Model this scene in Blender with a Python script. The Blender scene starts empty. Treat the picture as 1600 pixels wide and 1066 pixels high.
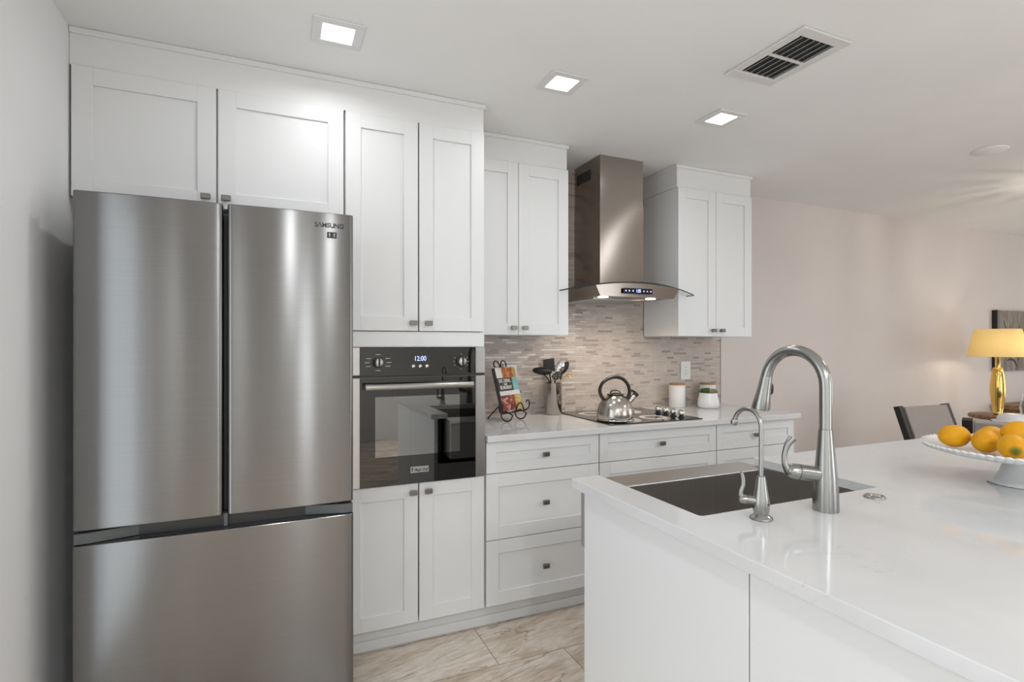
import bpy, bmesh, math, random
from math import sin, cos, pi, radians, sqrt
from mathutils import Vector, Matrix

random.seed(7)
S = bpy.context.scene
COL = S.collection

# ------------------------------------------------------------------ camera
EYE = 1.33
cam_d = bpy.data.cameras.new('camera')
cam = bpy.data.objects.new('camera', cam_d)
COL.objects.link(cam)
cam.location = (0, 0, EYE)
cam.rotation_euler = (radians(90), 0, radians(-23.66))
cam_d.sensor_width = 36
cam_d.lens = 840 / 1600 * 36
cam_d.shift_y = 5.0 / 1600
cam_d.clip_start = 0.02
S.camera = cam

# ------------------------------------------------------------------ world, light, exposure
W = bpy.data.worlds.new('world')
S.world = W
W.use_nodes = True
bg = W.node_tree.nodes['Background']
bg.inputs['Color'].default_value = (0.86, 0.93, 1.0, 1)
bg.inputs['Strength'].default_value = 1.6

S.view_settings.view_transform = 'Standard'
S.view_settings.look = 'None'
S.view_settings.exposure = 0.0
S.view_settings.gamma = 1.0
S.view_settings.use_curve_mapping = False


def area(name, loc, rot, sx, sy, power, color=(1, 1, 1), spread=180):
    l = bpy.data.lights.new(name, 'AREA')
    l.shape = 'RECTANGLE'
    l.size, l.size_y = sx, sy
    l.energy = power
    l.color = color
    l.spread = radians(spread)
    o = bpy.data.objects.new(name, l)
    COL.objects.link(o)
    o.location = loc
    o.rotation_euler = [radians(a) for a in rot]
    return o


# daylight panels at unseen openings; the rear patio one is added for frontal fill
area('patio_fill', (4.25, -2.96, 1.12), (90, 0, 0), 2.3, 2.0, 29, (0.93, 0.97, 1.0))
area('daylight_sidelight', (0.46, -2.96, 1.2), (90, 0, 0), 0.26, 2.0, 6.0, (0.95, 0.98, 1.0))
area('daylight_kitchen', (-0.64, 0.95, 1.08), (90, 0, -90), 1.0, 1.9, 3.0, (0.97, 1.0, 0.98))  # window inferred from a reflection, lengthened to brighten the lower doors
area('daylight_dining', (8.52, 0.2, 1.3), (90, 0, 90), 3.0, 1.7, 20, (1.0, 0.96, 0.92))

# ------------------------------------------------------------------ materials


def lin(c):
    if isinstance(c, str):
        c = tuple(int(c[i:i + 2], 16) / 255 for i in (0, 2, 4))
        return tuple((x / 12.92 if x <= 0.04045 else ((x + 0.055) / 1.055) ** 2.4) for x in c)
    return c


def newmat(name):
    m = bpy.data.materials.new(name)
    m.use_nodes = True
    nt = m.node_tree
    return m, nt, nt.nodes['Principled BSDF']


def mat(name, color, rough=0.5, metal=0.0, **kw):
    m, nt, b = newmat(name)
    b.inputs['Base Color'].default_value = (*lin(color), 1)
    b.inputs['Roughness'].default_value = rough
    b.inputs['Metallic'].default_value = metal
    for k, v in kw.items():
        b.inputs[k.replace('_', ' ')].default_value = v
    return m


def node(nt, t, **kw):
    n = nt.nodes.new(t)
    for k, v in kw.items():
        setattr(n, k, v)
    return n


def coords(nt, scale=(1, 1, 1), rot=(0, 0, 0), loc=(0, 0, 0), which='Object'):
    tc = node(nt, 'ShaderNodeTexCoord')
    mp = node(nt, 'ShaderNodeMapping')
    nt.links.new(tc.outputs[which], mp.inputs['Vector'])
    mp.inputs['Scale'].default_value = scale
    mp.inputs['Rotation'].default_value = rot
    mp.inputs['Location'].default_value = loc
    return mp.outputs['Vector']


def noise(nt, vec, scale=5, detail=3, rough=0.5, dist=0.0):
    n = node(nt, 'ShaderNodeTexNoise')
    nt.links.new(vec, n.inputs['Vector'])
    n.inputs['Scale'].default_value = scale
    n.inputs['Detail'].default_value = detail
    n.inputs['Roughness'].default_value = rough
    n.inputs['Distortion'].default_value = dist
    return n.outputs['Fac']


def ramp(nt, fac, stops):
    r = node(nt, 'ShaderNodeValToRGB')
    nt.links.new(fac, r.inputs['Fac'])
    cr = r.color_ramp
    while len(cr.elements) < len(stops):
        cr.elements.new(0.5)
    for e, (p, c) in zip(cr.elements, stops):
        e.position = p
        e.color = (*lin(c), 1)
    return r.outputs['Color']


def mixc(nt, fac, a, b, blend='MIX'):
    n = node(nt, 'ShaderNodeMix', data_type='RGBA', blend_type=blend)
    for s, v in ((n.inputs[0], fac), (n.inputs[6], a), (n.inputs[7], b)):
        if isinstance(v, (int, float)):
            s.default_value = v
        elif isinstance(v, (tuple, str)):
            s.default_value = (*lin(v), 1)
        else:
            nt.links.new(v, s)
    return n.outputs[2]


def bump(nt, b, h, strength=0.1, dist=0.001):
    n = node(nt, 'ShaderNodeBump')
    n.inputs['Strength'].default_value = strength
    n.inputs['Distance'].default_value = dist
    nt.links.new(h, n.inputs['Height'])
    nt.links.new(n.outputs['Normal'], b.inputs['Normal'])


def wallpaint(name, color, rough=0.75, bs=0.25, scale=160):
    m, nt, b = newmat(name)
    v = coords(nt)
    n1 = noise(nt, v, 1.7, 3)
    c = lin(color)
    col = ramp(nt, n1, [(0.3, tuple(x * 0.97 for x in c)), (0.7, tuple(min(1, x * 1.02) for x in c))])
    nt.links.new(col, b.inputs['Base Color'])
    b.inputs['Roughness'].default_value = rough
    bump(nt, b, noise(nt, v, scale, 2), bs, 0.0012)
    return m


def steel(name, color=(0.56, 0.55, 0.54), rough=0.3, aniso=0.75, vertical_stretch=True):
    m, nt, b = newmat(name)
    b.inputs['Metallic'].default_value = 1
    b.inputs['Roughness'].default_value = rough
    b.inputs['Anisotropic'].default_value = aniso
    b.inputs['Anisotropic Rotation'].default_value = 0.25 if vertical_stretch else 0.0
    t = node(nt, 'ShaderNodeTangent', direction_type='UV_MAP', uv_map='UVMap')
    nt.links.new(t.outputs[0], b.inputs['Tangent'])
    sc = (3, 3, 900) if vertical_stretch else (900, 900, 3)
    g = noise(nt, coords(nt, sc), 1.0, 2)
    c = lin(color)
    nt.links.new(ramp(nt, g, [(0.25, tuple(x * 0.93 for x in c)), (0.75, tuple(x * 1.05 for x in c))]), b.inputs['Base Color'])
    return m


M = {}
M['cab'] = mat('cabinet_white_paint', (0.765, 0.77, 0.77), 0.38)
M['carcass'] = mat('cabinet_white_box', (0.78, 0.78, 0.78), 0.45)
M['trimw'] = mat('trim_white_paint', (0.77, 0.77, 0.765), 0.45)
M['toe'] = mat('toe_kick_white', (0.72, 0.72, 0.71), 0.5)
M['shadowgap'] = mat('dark_gap', (0.05, 0.05, 0.05), 0.8)
M['wall_left'] = wallpaint('wall_paint_light_grey', (0.87, 0.87, 0.875), 0.7, 0.35, 140)
M['wall_back'] = wallpaint('wall_paint_warm_lit', (0.68, 0.615, 0.58), 0.6, 0.15, 90)  # pale wall; the warm light on it is put into the base colour
M['wall_rear'] = wallpaint('wall_paint_pale_grey', (0.66, 0.65, 0.64), 0.7, 0.1, 90)
M['ceil'] = wallpaint('ceiling_paint', (0.88, 0.88, 0.87), 0.85, 0.12, 120)
M['fridge'] = steel('fridge_stainless', (0.215, 0.213, 0.208), 0.20, 0.93)
M['fridge_body'] = mat('fridge_dark_side', (0.06, 0.06, 0.062), 0.5)
M['recess'] = mat('dark_plastic', (0.025, 0.026, 0.026), 0.35)
M['recess_end'] = mat('grey_plastic', (0.09, 0.10, 0.10), 0.35)
M['hood'] = steel('hood_stainless', (0.345, 0.30, 0.265), 0.21, 0.85, True)
def oil_can(m):
    # sheet steel is never quite flat: a slow twist of the surface normal along the height
    nt = m.node_tree
    b = nt.nodes['Principled BSDF']
    tc = node(nt, 'ShaderNodeTexCoord')
    sp = node(nt, 'ShaderNodeSeparateXYZ')
    nt.links.new(tc.outputs['Object'], sp.inputs[0])

    def mth(op, a, c):
        n = node(nt, 'ShaderNodeMath', operation=op)
        for s_, v in zip(n.inputs, (a, c)):
            if isinstance(v, (int, float)):
                s_.default_value = v
            else:
                nt.links.new(v, s_)
        return n.outputs[0]
    z = sp.outputs['Z']
    w = mth('ADD', mth('MULTIPLY', mth('SUBTRACT', z, 0.42), 0.16), mth('MULTIPLY', mth('SINE', mth('MULTIPLY', z, 11.0), 0), 0.008))
    bump(nt, b, mth('MULTIPLY', sp.outputs['X'], w), 1.0, 1.0)
oil_can(M['hood'])
M['hood_flat'] = steel('hood_body_stainless', (0.345, 0.30, 0.265), 0.21, 0.85, True)

M['oven_steel'] = steel('oven_stainless', (0.44, 0.42, 0.40), 0.3, 0.7)
M['sink'] = steel('sink_stainless', (0.58, 0.555, 0.53), 0.33, 0.5, False)
M['nickel'] = mat('brushed_nickel', (0.37, 0.37, 0.355), 0.25, 1.0)
M['chrome'] = mat('polished_steel', (0.72, 0.70, 0.68), 0.08, 1.0)
M['kettle'] = mat('kettle_steel', (0.50, 0.465, 0.425), 0.2, 1.0)
M['crock'] = mat('crock_steel', (0.46, 0.43, 0.40), 0.13, 1.0)
M['knob'] = mat('pewter_knob', (0.22, 0.21, 0.19), 0.38, 1.0)
M['black'] = mat('black_plastic', (0.012, 0.012, 0.012), 0.35)
M['blackmat'] = mat('black_nylon', (0.012, 0.012, 0.012), 0.5)
M['iron'] = mat('black_wrought_iron', (0.012, 0.010, 0.009), 0.45, 0.3)
M['ovenglass'] = mat('oven_black_glass', (0.075, 0.075, 0.073), 0.02, 1.0)
M['ovenwindow'] = mat('oven_window_glass', (0.25, 0.25, 0.245), 0.02, 1.0)
M['cookglass'] = mat('cooktop_black_glass', (0.012, 0.011, 0.011), 0.06, 0.0, Specular_IOR_Level=0.7)
M['ring'] = mat('cooktop_ring_grey', (0.55, 0.53, 0.51), 0.25)  # pale grey of the flat rings on the glass
M['white_print'] = mat('white_print', (0.6, 0.6, 0.6), 0.5)
M['white_plastic'] = mat('white_plastic', (0.78, 0.78, 0.77), 0.35)
M['ceramic'] = mat('white_ceramic', (0.80, 0.80, 0.80), 0.18)
M['ceramic_matte'] = mat('matte_white_ceramic', (0.80, 0.79, 0.78), 0.4)
M['vent_white'] = mat('vent_white_enamel', (0.72, 0.71, 0.69), 0.5)
M['vent_dark'] = mat('vent_duct_shade', (0.03, 0.033, 0.032), 0.8)
M['darkwood'] = mat('espresso_wood', (0.014, 0.010, 0.008), 0.5)
M['brass'] = mat('polished_brass', (0.78, 0.53, 0.16), 0.12, 1.0)
M['green'] = mat('succulent_green', (0.06, 0.13, 0.03), 0.5)
M['greenb'] = mat('succulent_pale', (0.42, 0.33, 0.20), 0.5)
M['soil'] = mat('potting_soil', (0.05, 0.035, 0.025), 0.9)
M['ink'] = mat('dark_lettering', (0.06, 0.06, 0.065), 0.4, 0.6)
M['bookpaper'] = mat('book_pages', (0.75, 0.72, 0.66), 0.7)
M['cov_dark'] = mat('cover_charcoal', (0.05, 0.045, 0.042), 0.4)
M['cov_teal'] = mat('cover_teal', (0.22, 0.50, 0.50), 0.4)
M['cov_white'] = mat('cover_white', (0.72, 0.69, 0.68), 0.4)
M['cov_text'] = mat('cover_lettering', (0.8, 0.78, 0.74), 0.4)


def emit(name, color, strength):
    m, nt, b = newmat(name)
    b.inputs['Base Color'].default_value = (0.8, 0.8, 0.8, 1)
    b.inputs['Emission Color'].default_value = (*lin(color), 1)
    b.inputs['Emission Strength'].default_value = strength
    return m


M['led'] = emit('led_diffuser', (1, 1, 0.99), 9)
M['bulb'] = emit('hood_bulb', (1, 0.86, 0.62), 14)
M['blue'] = emit('blue_display', (0.22, 0.32, 1.0), 1.6)
M['bluebg'] = mat('display_black', (0.008, 0.008, 0.03), 0.1)
M['icon'] = emit('display_icon', (0.35, 0.37, 0.6), 0.5)


def food(name, a, b_, c, scale):
    m, nt, b = newmat(name)
    n = noise(nt, coords(nt), scale, 3, 0.6, 1.2)
    nt.links.new(ramp(nt, n, [(0.3, a), (0.5, b_), (0.68, c)]), b.inputs['Base Color'])
    b.inputs['Roughness'].default_value = 0.4
    return m


M['food_orange'] = food('cover_photo_curry', (0.10, 0.03, 0.012), (0.55, 0.17, 0.03), (0.75, 0.42, 0.20), 34)
M['food_red'] = food('cover_photo_steak', (0.05, 0.02, 0.015), (0.30, 0.04, 0.025), (0.62, 0.48, 0.40), 32)
M['food_yellow'] = food('cover_photo_plate', (0.25, 0.08, 0.03), (0.65, 0.42, 0.10), (0.30, 0.45, 0.40), 30)


def quartz():
    m, nt, b = newmat('white_quartz')
    v = coords(nt)
    n1 = noise(nt, v, 2.2, 5, 0.6, 1.5)
    cloud = ramp(nt, n1, [(0.3, (0.655, 0.655, 0.66)), (0.65, (0.70, 0.70, 0.70))])
    n2 = noise(nt, coords(nt, (1, 1.6, 1), (0, 0, 0.6)), 3.3, 6, 0.62, 2.2)
    a = node(nt, 'ShaderNodeMath', operation='SUBTRACT')
    nt.links.new(n2, a.inputs[0])
    a.inputs[1].default_value = 0.5
    ab = node(nt, 'ShaderNodeMath', operation='ABSOLUTE')
    nt.links.new(a.outputs[0], ab.inputs[0])
    vein = ramp(nt, ab.outputs[0], [(0.0, (1, 1, 1)), (0.007, (0, 0, 0))])
    gate = ramp(nt, noise(nt, v, 5, 2), [(0.52, (0, 0, 0)), (0.68, (1, 1, 1))])
    mk = mixc(nt, 1.0, vein, gate, 'MULTIPLY')
    sep = node(nt, 'ShaderNodeSeparateColor')
    nt.links.new(mk, sep.inputs[0])
    mul = node(nt, 'ShaderNodeMath', operation='MULTIPLY')
    nt.links.new(sep.outputs[0], mul.inputs[0])
    mul.inputs[1].default_value = 0.55
    col = mixc(nt, mul.outputs[0], cloud, (0.45, 0.44, 0.43))
    nt.links.new(col, b.inputs['Base Color'])
    b.inputs['Roughness'].default_value = 0.07
    return m


M['quartz'] = quartz()


def floor_tile():
    m, nt, b = newmat('travertine_plank_tile')
    # tiles 0.61 x 0.305, running bond; a seam lies on y = 2.064 and a joint on x = 0.846
    br = node(nt, 'ShaderNodeTexBrick')
    v = coords(nt, (1, 1, 1), (0, 0, 0), (0.61 * 4 - 0.846 + 0.305, 0.305 * 20 - 2.064, 0))
    nt.links.new(v, br.inputs['Vector'])
    br.inputs['Scale'].default_value = 1
    br.inputs['Brick Width'].default_value = 0.61
    br.inputs['Row Height'].default_value = 0.305
    br.inputs['Mortar Size'].default_value = 0.0016
    br.inputs['Mortar Smooth'].default_value = 0.2
    br.inputs['Color1'].default_value = (0, 0, 0, 1)
    br.inputs['Color2'].default_value = (1, 1, 1, 1)
    br.inputs['Mortar'].default_value = (0.5, 0.5, 0.5, 1)
    # grain runs along x, slightly oblique, shifted from tile to tile
    off = node(nt, 'ShaderNodeVectorMath', operation='SCALE')
    nt.links.new(br.outputs['Color'], off.inputs[0])
    off.inputs['Scale'].default_value = 7.0
    add = node(nt, 'ShaderNodeVectorMath', operation='ADD')
    stretch = node(nt, 'ShaderNodeMapping')
    stretch.inputs['Scale'].default_value = (0.75, 3.4, 1)
    nt.links.new(coords(nt, (1, 1, 1), (0, 0, -0.24)), stretch.inputs['Vector'])
    nt.links.new(stretch.outputs[0], add.inputs[0])
    nt.links.new(off.outputs[0], add.inputs[1])
    gv = add.outputs[0]
    n1 = noise(nt, gv, 2.4, 8, 0.60, 0.9)
    base = ramp(nt, n1, [(0.30, (0.44, 0.32, 0.215)), (0.44, (0.62, 0.51, 0.40)), (0.56, (0.76, 0.68, 0.60)), (0.75, (0.72, 0.61, 0.50))])
    n2 = noise(nt, gv, 1.7, 5, 0.55, 1.0)
    a = node(nt, 'ShaderNodeMath', operation='SUBTRACT')
    nt.links.new(n2, a.inputs[0])
    a.inputs[1].default_value = 0.5
    ab = node(nt, 'ShaderNodeMath', operation='ABSOLUTE')
    nt.links.new(a.outputs[0], ab.inputs[0])
    vein = ramp(nt, ab.outputs[0], [(0.0, (0.75, 0.75, 0.75)), (0.012, (0, 0, 0))])
    col = mixc(nt, vein, base, (0.24, 0.14, 0.08))
    fine = ramp(nt, noise(nt, gv, 22, 3, 0.6), [(0.35, (0.82, 0.80, 0.78)), (0.6, (1, 1, 1))])
    col = mixc(nt, 1.0, col, fine, 'MULTIPLY')
    col = mixc(nt, br.outputs['Fac'], col, (0.16, 0.12, 0.09))
    nt.links.new(col, b.inputs['Base Color'])
    b.inputs['Roughness'].default_value = 0.32
    return m


M['floor'] = floor_tile()


def mosaic():
    m, nt, b = newmat('linear_glass_stone_mosaic')
    tc = node(nt, 'ShaderNodeTexCoord')
    sep = node(nt, 'ShaderNodeSeparateXYZ')
    nt.links.new(tc.outputs['Object'], sep.inputs[0])
    cmb = node(nt, 'ShaderNodeCombineXYZ')
    nt.links.new(sep.outputs['X'], cmb.inputs['X'])
    nt.links.new(sep.outputs['Z'], cmb.inputs['Y'])

    def br(width, off):
        n = node(nt, 'ShaderNodeTexBrick', offset=off, offset_frequency=3, squash=1.35, squash_frequency=2)
        nt.links.new(cmb.outputs[0], n.inputs['Vector'])
        n.inputs['Scale'].default_value = 1
        n.inputs['Brick Width'].default_value = width
        n.inputs['Row Height'].default_value = 0.0148
        n.inputs['Mortar Size'].default_value = 0.0011
        n.inputs['Mortar Smooth'].default_value = 0.3
        n.inputs['Color1'].default_value = (0, 0, 0, 1)
        n.inputs['Color2'].default_value = (1, 1, 1, 1)
        n.inputs['Mortar'].default_value = (0.5, 0.5, 0.5, 1)
        return n
    n = br(0.056, 0.37)
    sc = node(nt, 'ShaderNodeSeparateColor')
    nt.links.new(n.outputs['Color'], sc.inputs[0])
    col = ramp(nt, sc.outputs[0], [(0.0, (0.35, 0.295, 0.26)), (0.08, (0.40, 0.34, 0.30)), (0.15, (0.50, 0.435, 0.39)), (0.55, (0.56, 0.49, 0.445)), (0.80, (0.59, 0.52, 0.47)), (0.95, (0.64, 0.57, 0.50))])
    st = ramp(nt, noise(nt, coords(nt, (14, 14, 160)), 1, 3), [(0.3, (0.93, 0.92, 0.91)), (0.7, (1, 1, 1))])
    col = mixc(nt, 1.0, col, st, 'MULTIPLY')
    col = mixc(nt, n.outputs['Fac'], col, (0.42, 0.36, 0.32))
    nt.links.new(col, b.inputs['Base Color'])
    rr = ramp(nt, sc.outputs[0], [(0.0, (0.5, 0.5, 0.5)), (0.8, (0.35, 0.35, 0.35)), (0.9, (0.12, 0.12, 0.12))])
    nt.links.new(rr, b.inputs['Roughness'])
    inv = node(nt, 'ShaderNodeMath', operation='SUBTRACT')
    inv.inputs[0].default_value = 1
    nt.links.new(n.outputs['Fac'], inv.inputs[1])
    bump(nt, b, inv.outputs[0], 0.5, 0.0012)
    return m


M['mosaic'] = mosaic()


def wood(name, a, b_, c, axis=(1, 8, 8), scale=3, rough=0.45):
    m, nt, b = newmat(name)
    n = noise(nt, coords(nt, axis), scale, 5, 0.6, 0.8)
    nt.links.new(ramp(nt, n, [(0.3, a), (0.5, b_), (0.7, c)]), b.inputs['Base Color'])
    b.inputs['Roughness'].default_value = rough
    return m


M['consolewood'] = wood('rustic_brown_wood', (0.07, 0.035, 0.015), (0.22, 0.12, 0.055), (0.36, 0.22, 0.11))
M['lidwood'] = wood('light_wood_lid', (0.30, 0.15, 0.07), (0.40, 0.22, 0.11), (0.46, 0.27, 0.14))
M['artwood'] = wood('weathered_grey_panel', (0.075, 0.058, 0.04), (0.19, 0.155, 0.115), (0.36, 0.31, 0.245), (6, 6, 1.2), 3, 0.5)


def fabric(name, c):
    m, nt, b = newmat(name)
    n = noise(nt, coords(nt), 220, 2)
    nt.links.new(ramp(nt, n, [(0.3, tuple(x * 0.85 for x in c)), (0.7, c)]), b.inputs['Base Color'])
    b.inputs['Roughness'].default_value = 0.85
    bump(nt, b, n, 0.3, 0.001)
    return m


M['chairfab'] = fabric('taupe_upholstery', (0.36, 0.315, 0.29))


def orange_mat(name, shade, stem=True):
    m, nt, b = newmat(name)
    v = coords(nt)
    n = noise(nt, v, 9, 3)
    col = ramp(nt, n, [(0.3, (0.72 * shade, 0.31 * shade, 0.004)), (0.7, (0.80 * shade, 0.41 * shade, 0.007))])
    # a green cheek round the stem end (object +X)
    sep = node(nt, 'ShaderNodeSeparateXYZ')
    nt.links.new(v, sep.inputs[0])
    g = ramp(nt, sep.outputs['X'], [(0.0, (0, 0, 0)), (1.0, (1, 1, 1))])
    mr = node(nt, 'ShaderNodeMapRange')
    nt.links.new(sep.outputs['X'], mr.inputs['Value'])
    mr.inputs['From Min'].default_value = 0.040
    mr.inputs['From Max'].default_value = 0.047
    if stem:
        col = mixc(nt, mr.outputs[0], col, (0.10, 0.13, 0.01))
    nt.links.new(col, b.inputs['Base Color'])
    b.inputs['Roughness'].default_value = 0.48
    b.inputs['Specular IOR Level'].default_value = 0.3
    bump(nt, b, noise(nt, v, 260, 2), 0.25, 0.001)
    return m


M['orange'] = orange_mat('orange_peel', 1.0, False)
M['orange_green'] = orange_mat('orange_peel_green_end', 1.0)


def shade_mat():
    m, nt, b = newmat('cream_lampshade')
    b.inputs['Base Color'].default_value = (0.82, 0.72, 0.48, 1)
    b.inputs['Roughness'].default_value = 0.9
    tr = node(nt, 'ShaderNodeBsdfTranslucent')
    tr.inputs['Color'].default_value = (0.88, 0.76, 0.46, 1)
    mx = node(nt, 'ShaderNodeMixShader')
    mx.inputs[0].default_value = 0.55
    nt.links.new(b.outputs[0], mx.inputs[1])
    nt.links.new(tr.outputs[0], mx.inputs[2])
    nt.links.new(mx.outputs[0], nt.nodes['Material Output'].inputs['Surface'])
    return m


M['shade'] = shade_mat()


def glass(name, color=(0.95, 0.97, 0.96), rough=0.0):
    # thin architectural glass: mostly see-through, reflecting by angle
    m, nt, b = newmat(name)
    nt.nodes.remove(b)
    t = node(nt, 'ShaderNodeBsdfTransparent')
    t.inputs['Color'].default_value = (*color, 1)
    g = node(nt, 'ShaderNodeBsdfGlossy')
    g.inputs['Roughness'].default_value = rough
    lw = node(nt, 'ShaderNodeLayerWeight')
    pw = node(nt, 'ShaderNodeMath', operation='POWER')
    nt.links.new(lw.outputs['Facing'], pw.inputs[0])
    pw.inputs[1].default_value = 5.0
    fr = node(nt, 'ShaderNodeMath', operation='MULTIPLY_ADD')
    nt.links.new(pw.outputs[0], fr.inputs[0])
    fr.inputs[1].default_value = 0.9
    fr.inputs[2].default_value = 0.04
    mx = node(nt, 'ShaderNodeMixShader')
    nt.links.new(fr.outputs[0], mx.inputs[0])
    nt.links.new(t.outputs[0], mx.inputs[1])
    nt.links.new(g.outputs[0], mx.inputs[2])
    nt.links.new(mx.outputs[0], nt.nodes['Material Output'].inputs['Surface'])
    return m


M['glass'] = glass('clear_glass', (0.93, 0.95, 0.94))
M['glassedge'] = mat('glass_edge_dark_green', (0.02, 0.028, 0.026), 0.15)
M['vaseglass'] = glass('vase_glass', (0.94, 0.94, 0.93))

# ------------------------------------------------------------------ mesh helpers


def bm_new():
    return bmesh.new()


def merge(dst, src):
    me = bpy.data.meshes.new('tmp')
    src.to_mesh(me)
    src.free()
    dst.from_mesh(me)
    bpy.data.meshes.remove(me)


def box(bm, x0, x1, y0, y1, z0, z1, bev=0.0, seg=1, mi=0):
    b = bmesh.new()
    bmesh.ops.create_cube(b, size=1)
    for v in b.verts:
        v.co = Vector(((x0 + x1) / 2 + v.co.x * (x1 - x0), (y0 + y1) / 2 + v.co.y * (y1 - y0), (z0 + z1) / 2 + v.co.z * (z1 - z0)))
    if bev:
        bmesh.ops.bevel(b, geom=list(b.edges), offset=bev, segments=seg, affect='EDGES', profile=0.5)
    for f in b.faces:
        f.material_index = mi
    merge(bm, b)


def prism(bm, pts, axis, a0, a1, bev=0.0, seg=1, mi=0):
    """polygon pts (2-D) swept along axis from a0 to a1. axis z: pts=(x,y); axis x: pts=(y,z); axis y: pts=(x,z)"""
    b = bmesh.new()

    def P(p, a):
        return {'z': (p[0], p[1], a), 'x': (a, p[0], p[1]), 'y': (p[0], a, p[1])}[axis]
    v0 = [b.verts.new(P(p, a0)) for p in pts]
    v1 = [b.verts.new(P(p, a1)) for p in pts]
    n = len(pts)
    b.faces.new(v0)
    b.faces.new(v1)
    for i in range(n):
        b.faces.new((v0[i], v0[(i + 1) % n], v1[(i + 1) % n], v1[i]))
    bmesh.ops.recalc_face_normals(b, faces=list(b.faces))
    if bev:
        caps = set()
        for f in b.faces:
            if len(f.verts) == n and n > 4 or set(f.verts) in (set(v0), set(v1)):
                caps |= set(f.edges)
        bmesh.ops.bevel(b, geom=list(caps), offset=bev, segments=seg, affect='EDGES', profile=0.5)
    for f in b.faces:
        f.material_index = mi
    merge(bm, b)


def lathe(bm, prof, c=(0, 0, 0), seg=32, mtx=None, mi=0, close=False):
    """prof: list of (r, z) from one end to the other; r=0 closes the end"""
    b = bmesh.new()
    rings = []
    for r, z in prof:
        if r < 1e-6:
            rings.append([b.verts.new((0, 0, z))])
        else:
            rings.append([b.verts.new((r * cos(2 * pi * k / seg), r * sin(2 * pi * k / seg), z)) for k in range(seg)])
    prs = list(zip(rings, rings[1:]))
    if close:
        prs.append((rings[-1], rings[0]))
    for a, d in prs:
        for k in range(seg):
            k2 = (k + 1) % seg
            if len(a) == 1 and len(d) == 1:
                continue
            if len(a) == 1:
                b.faces.new((a[0], d[k], d[k2]))
            elif len(d) == 1:
                b.faces.new((a[k], a[k2], d[0]))
            else:
                b.faces.new((a[k], a[k2], d[k2], d[k]))
    bmesh.ops.recalc_face_normals(b, faces=list(b.faces))
    if mtx is not None:
        bmesh.ops.transform(b, matrix=mtx, verts=list(b.verts))
    bmesh.ops.translate(b, vec=Vector(c), verts=list(b.verts))
    for f in b.faces:
        f.material_index = mi
        f.smooth = True
    merge(bm, b)


def tube(bm, pts, r, seg=12, caps=True, mi=0, flat=None):
    pts = [Vector(p) for p in pts]
    n = len(pts)
    rs = r if isinstance(r, (list, tuple)) else [r] * n
    b = bmesh.new()
    t0 = (pts[1] - pts[0]).normalized()
    up = Vector((0, 0, 1)) if abs(t0.z) < 0.9 else Vector((1, 0, 0))
    nrm = (up - t0 * up.dot(t0)).normalized()
    rings = []
    prev = t0
    for i, p in enumerate(pts):
        t = (pts[min(i + 1, n - 1)] - pts[max(i - 1, 0)]).normalized()
        q = prev.rotation_difference(t)
        nrm = q @ nrm
        nrm = (nrm - t * nrm.dot(t)).normalized()
        prev = t
        bi = t.cross(nrm)
        f1, f2 = flat or (1, 1)
        rings.append([b.verts.new(p + (nrm * cos(2 * pi * k / seg) * f1 + bi * sin(2 * pi * k / seg) * f2) * rs[i]) for k in range(seg)])
    for a, d in zip(rings, rings[1:]):
        for k in range(seg):
            k2 = (k + 1) % seg
            b.faces.new((a[k], a[k2], d[k2], d[k]))
    if caps:
        b.faces.new(rings[0])
        b.faces.new(rings[-1])
    bmesh.ops.recalc_face_normals(b, faces=list(b.faces))
    for f in b.faces:
        f.material_index = mi
        f.smooth = True
    merge(bm, b)


def spline(pts, n=8):
    """Catmull-Rom through pts"""
    P = [Vector(p) for p in pts]
    P = [P[0] * 2 - P[1]] + P + [P[-1] * 2 - P[-2]]
    out = []
    for i in range(1, len(P) - 2):
        for k in range(n):
            t = k / n
            a, b, c, d = P[i - 1], P[i], P[i + 1], P[i + 2]
            out.append(0.5 * ((2 * b) + (c - a) * t + (2 * a - 5 * b + 4 * c - d) * t * t + (3 * b - a - 3 * c + d) * t ** 3))
    out.append(P[-2])
    return out


def ellipsoid(bm, c, rx, ry, rz, mtx=None, seg=24, rings=14, mi=0):
    b = bmesh.new()
    bmesh.ops.create_uvsphere(b, u_segments=seg, v_segments=rings, radius=1)
    for v in b.verts:
        v.co = Vector((v.co.x * rx, v.co.y * ry, v.co.z * rz))
    if mtx is not None:
        bmesh.ops.transform(b, matrix=mtx, verts=list(b.verts))
    bmesh.ops.translate(b, vec=Vector(c), verts=list(b.verts))
    for f in b.faces:
        f.material_index = mi
        f.smooth = True
    merge(bm, b)


ROOT = {}


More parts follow.
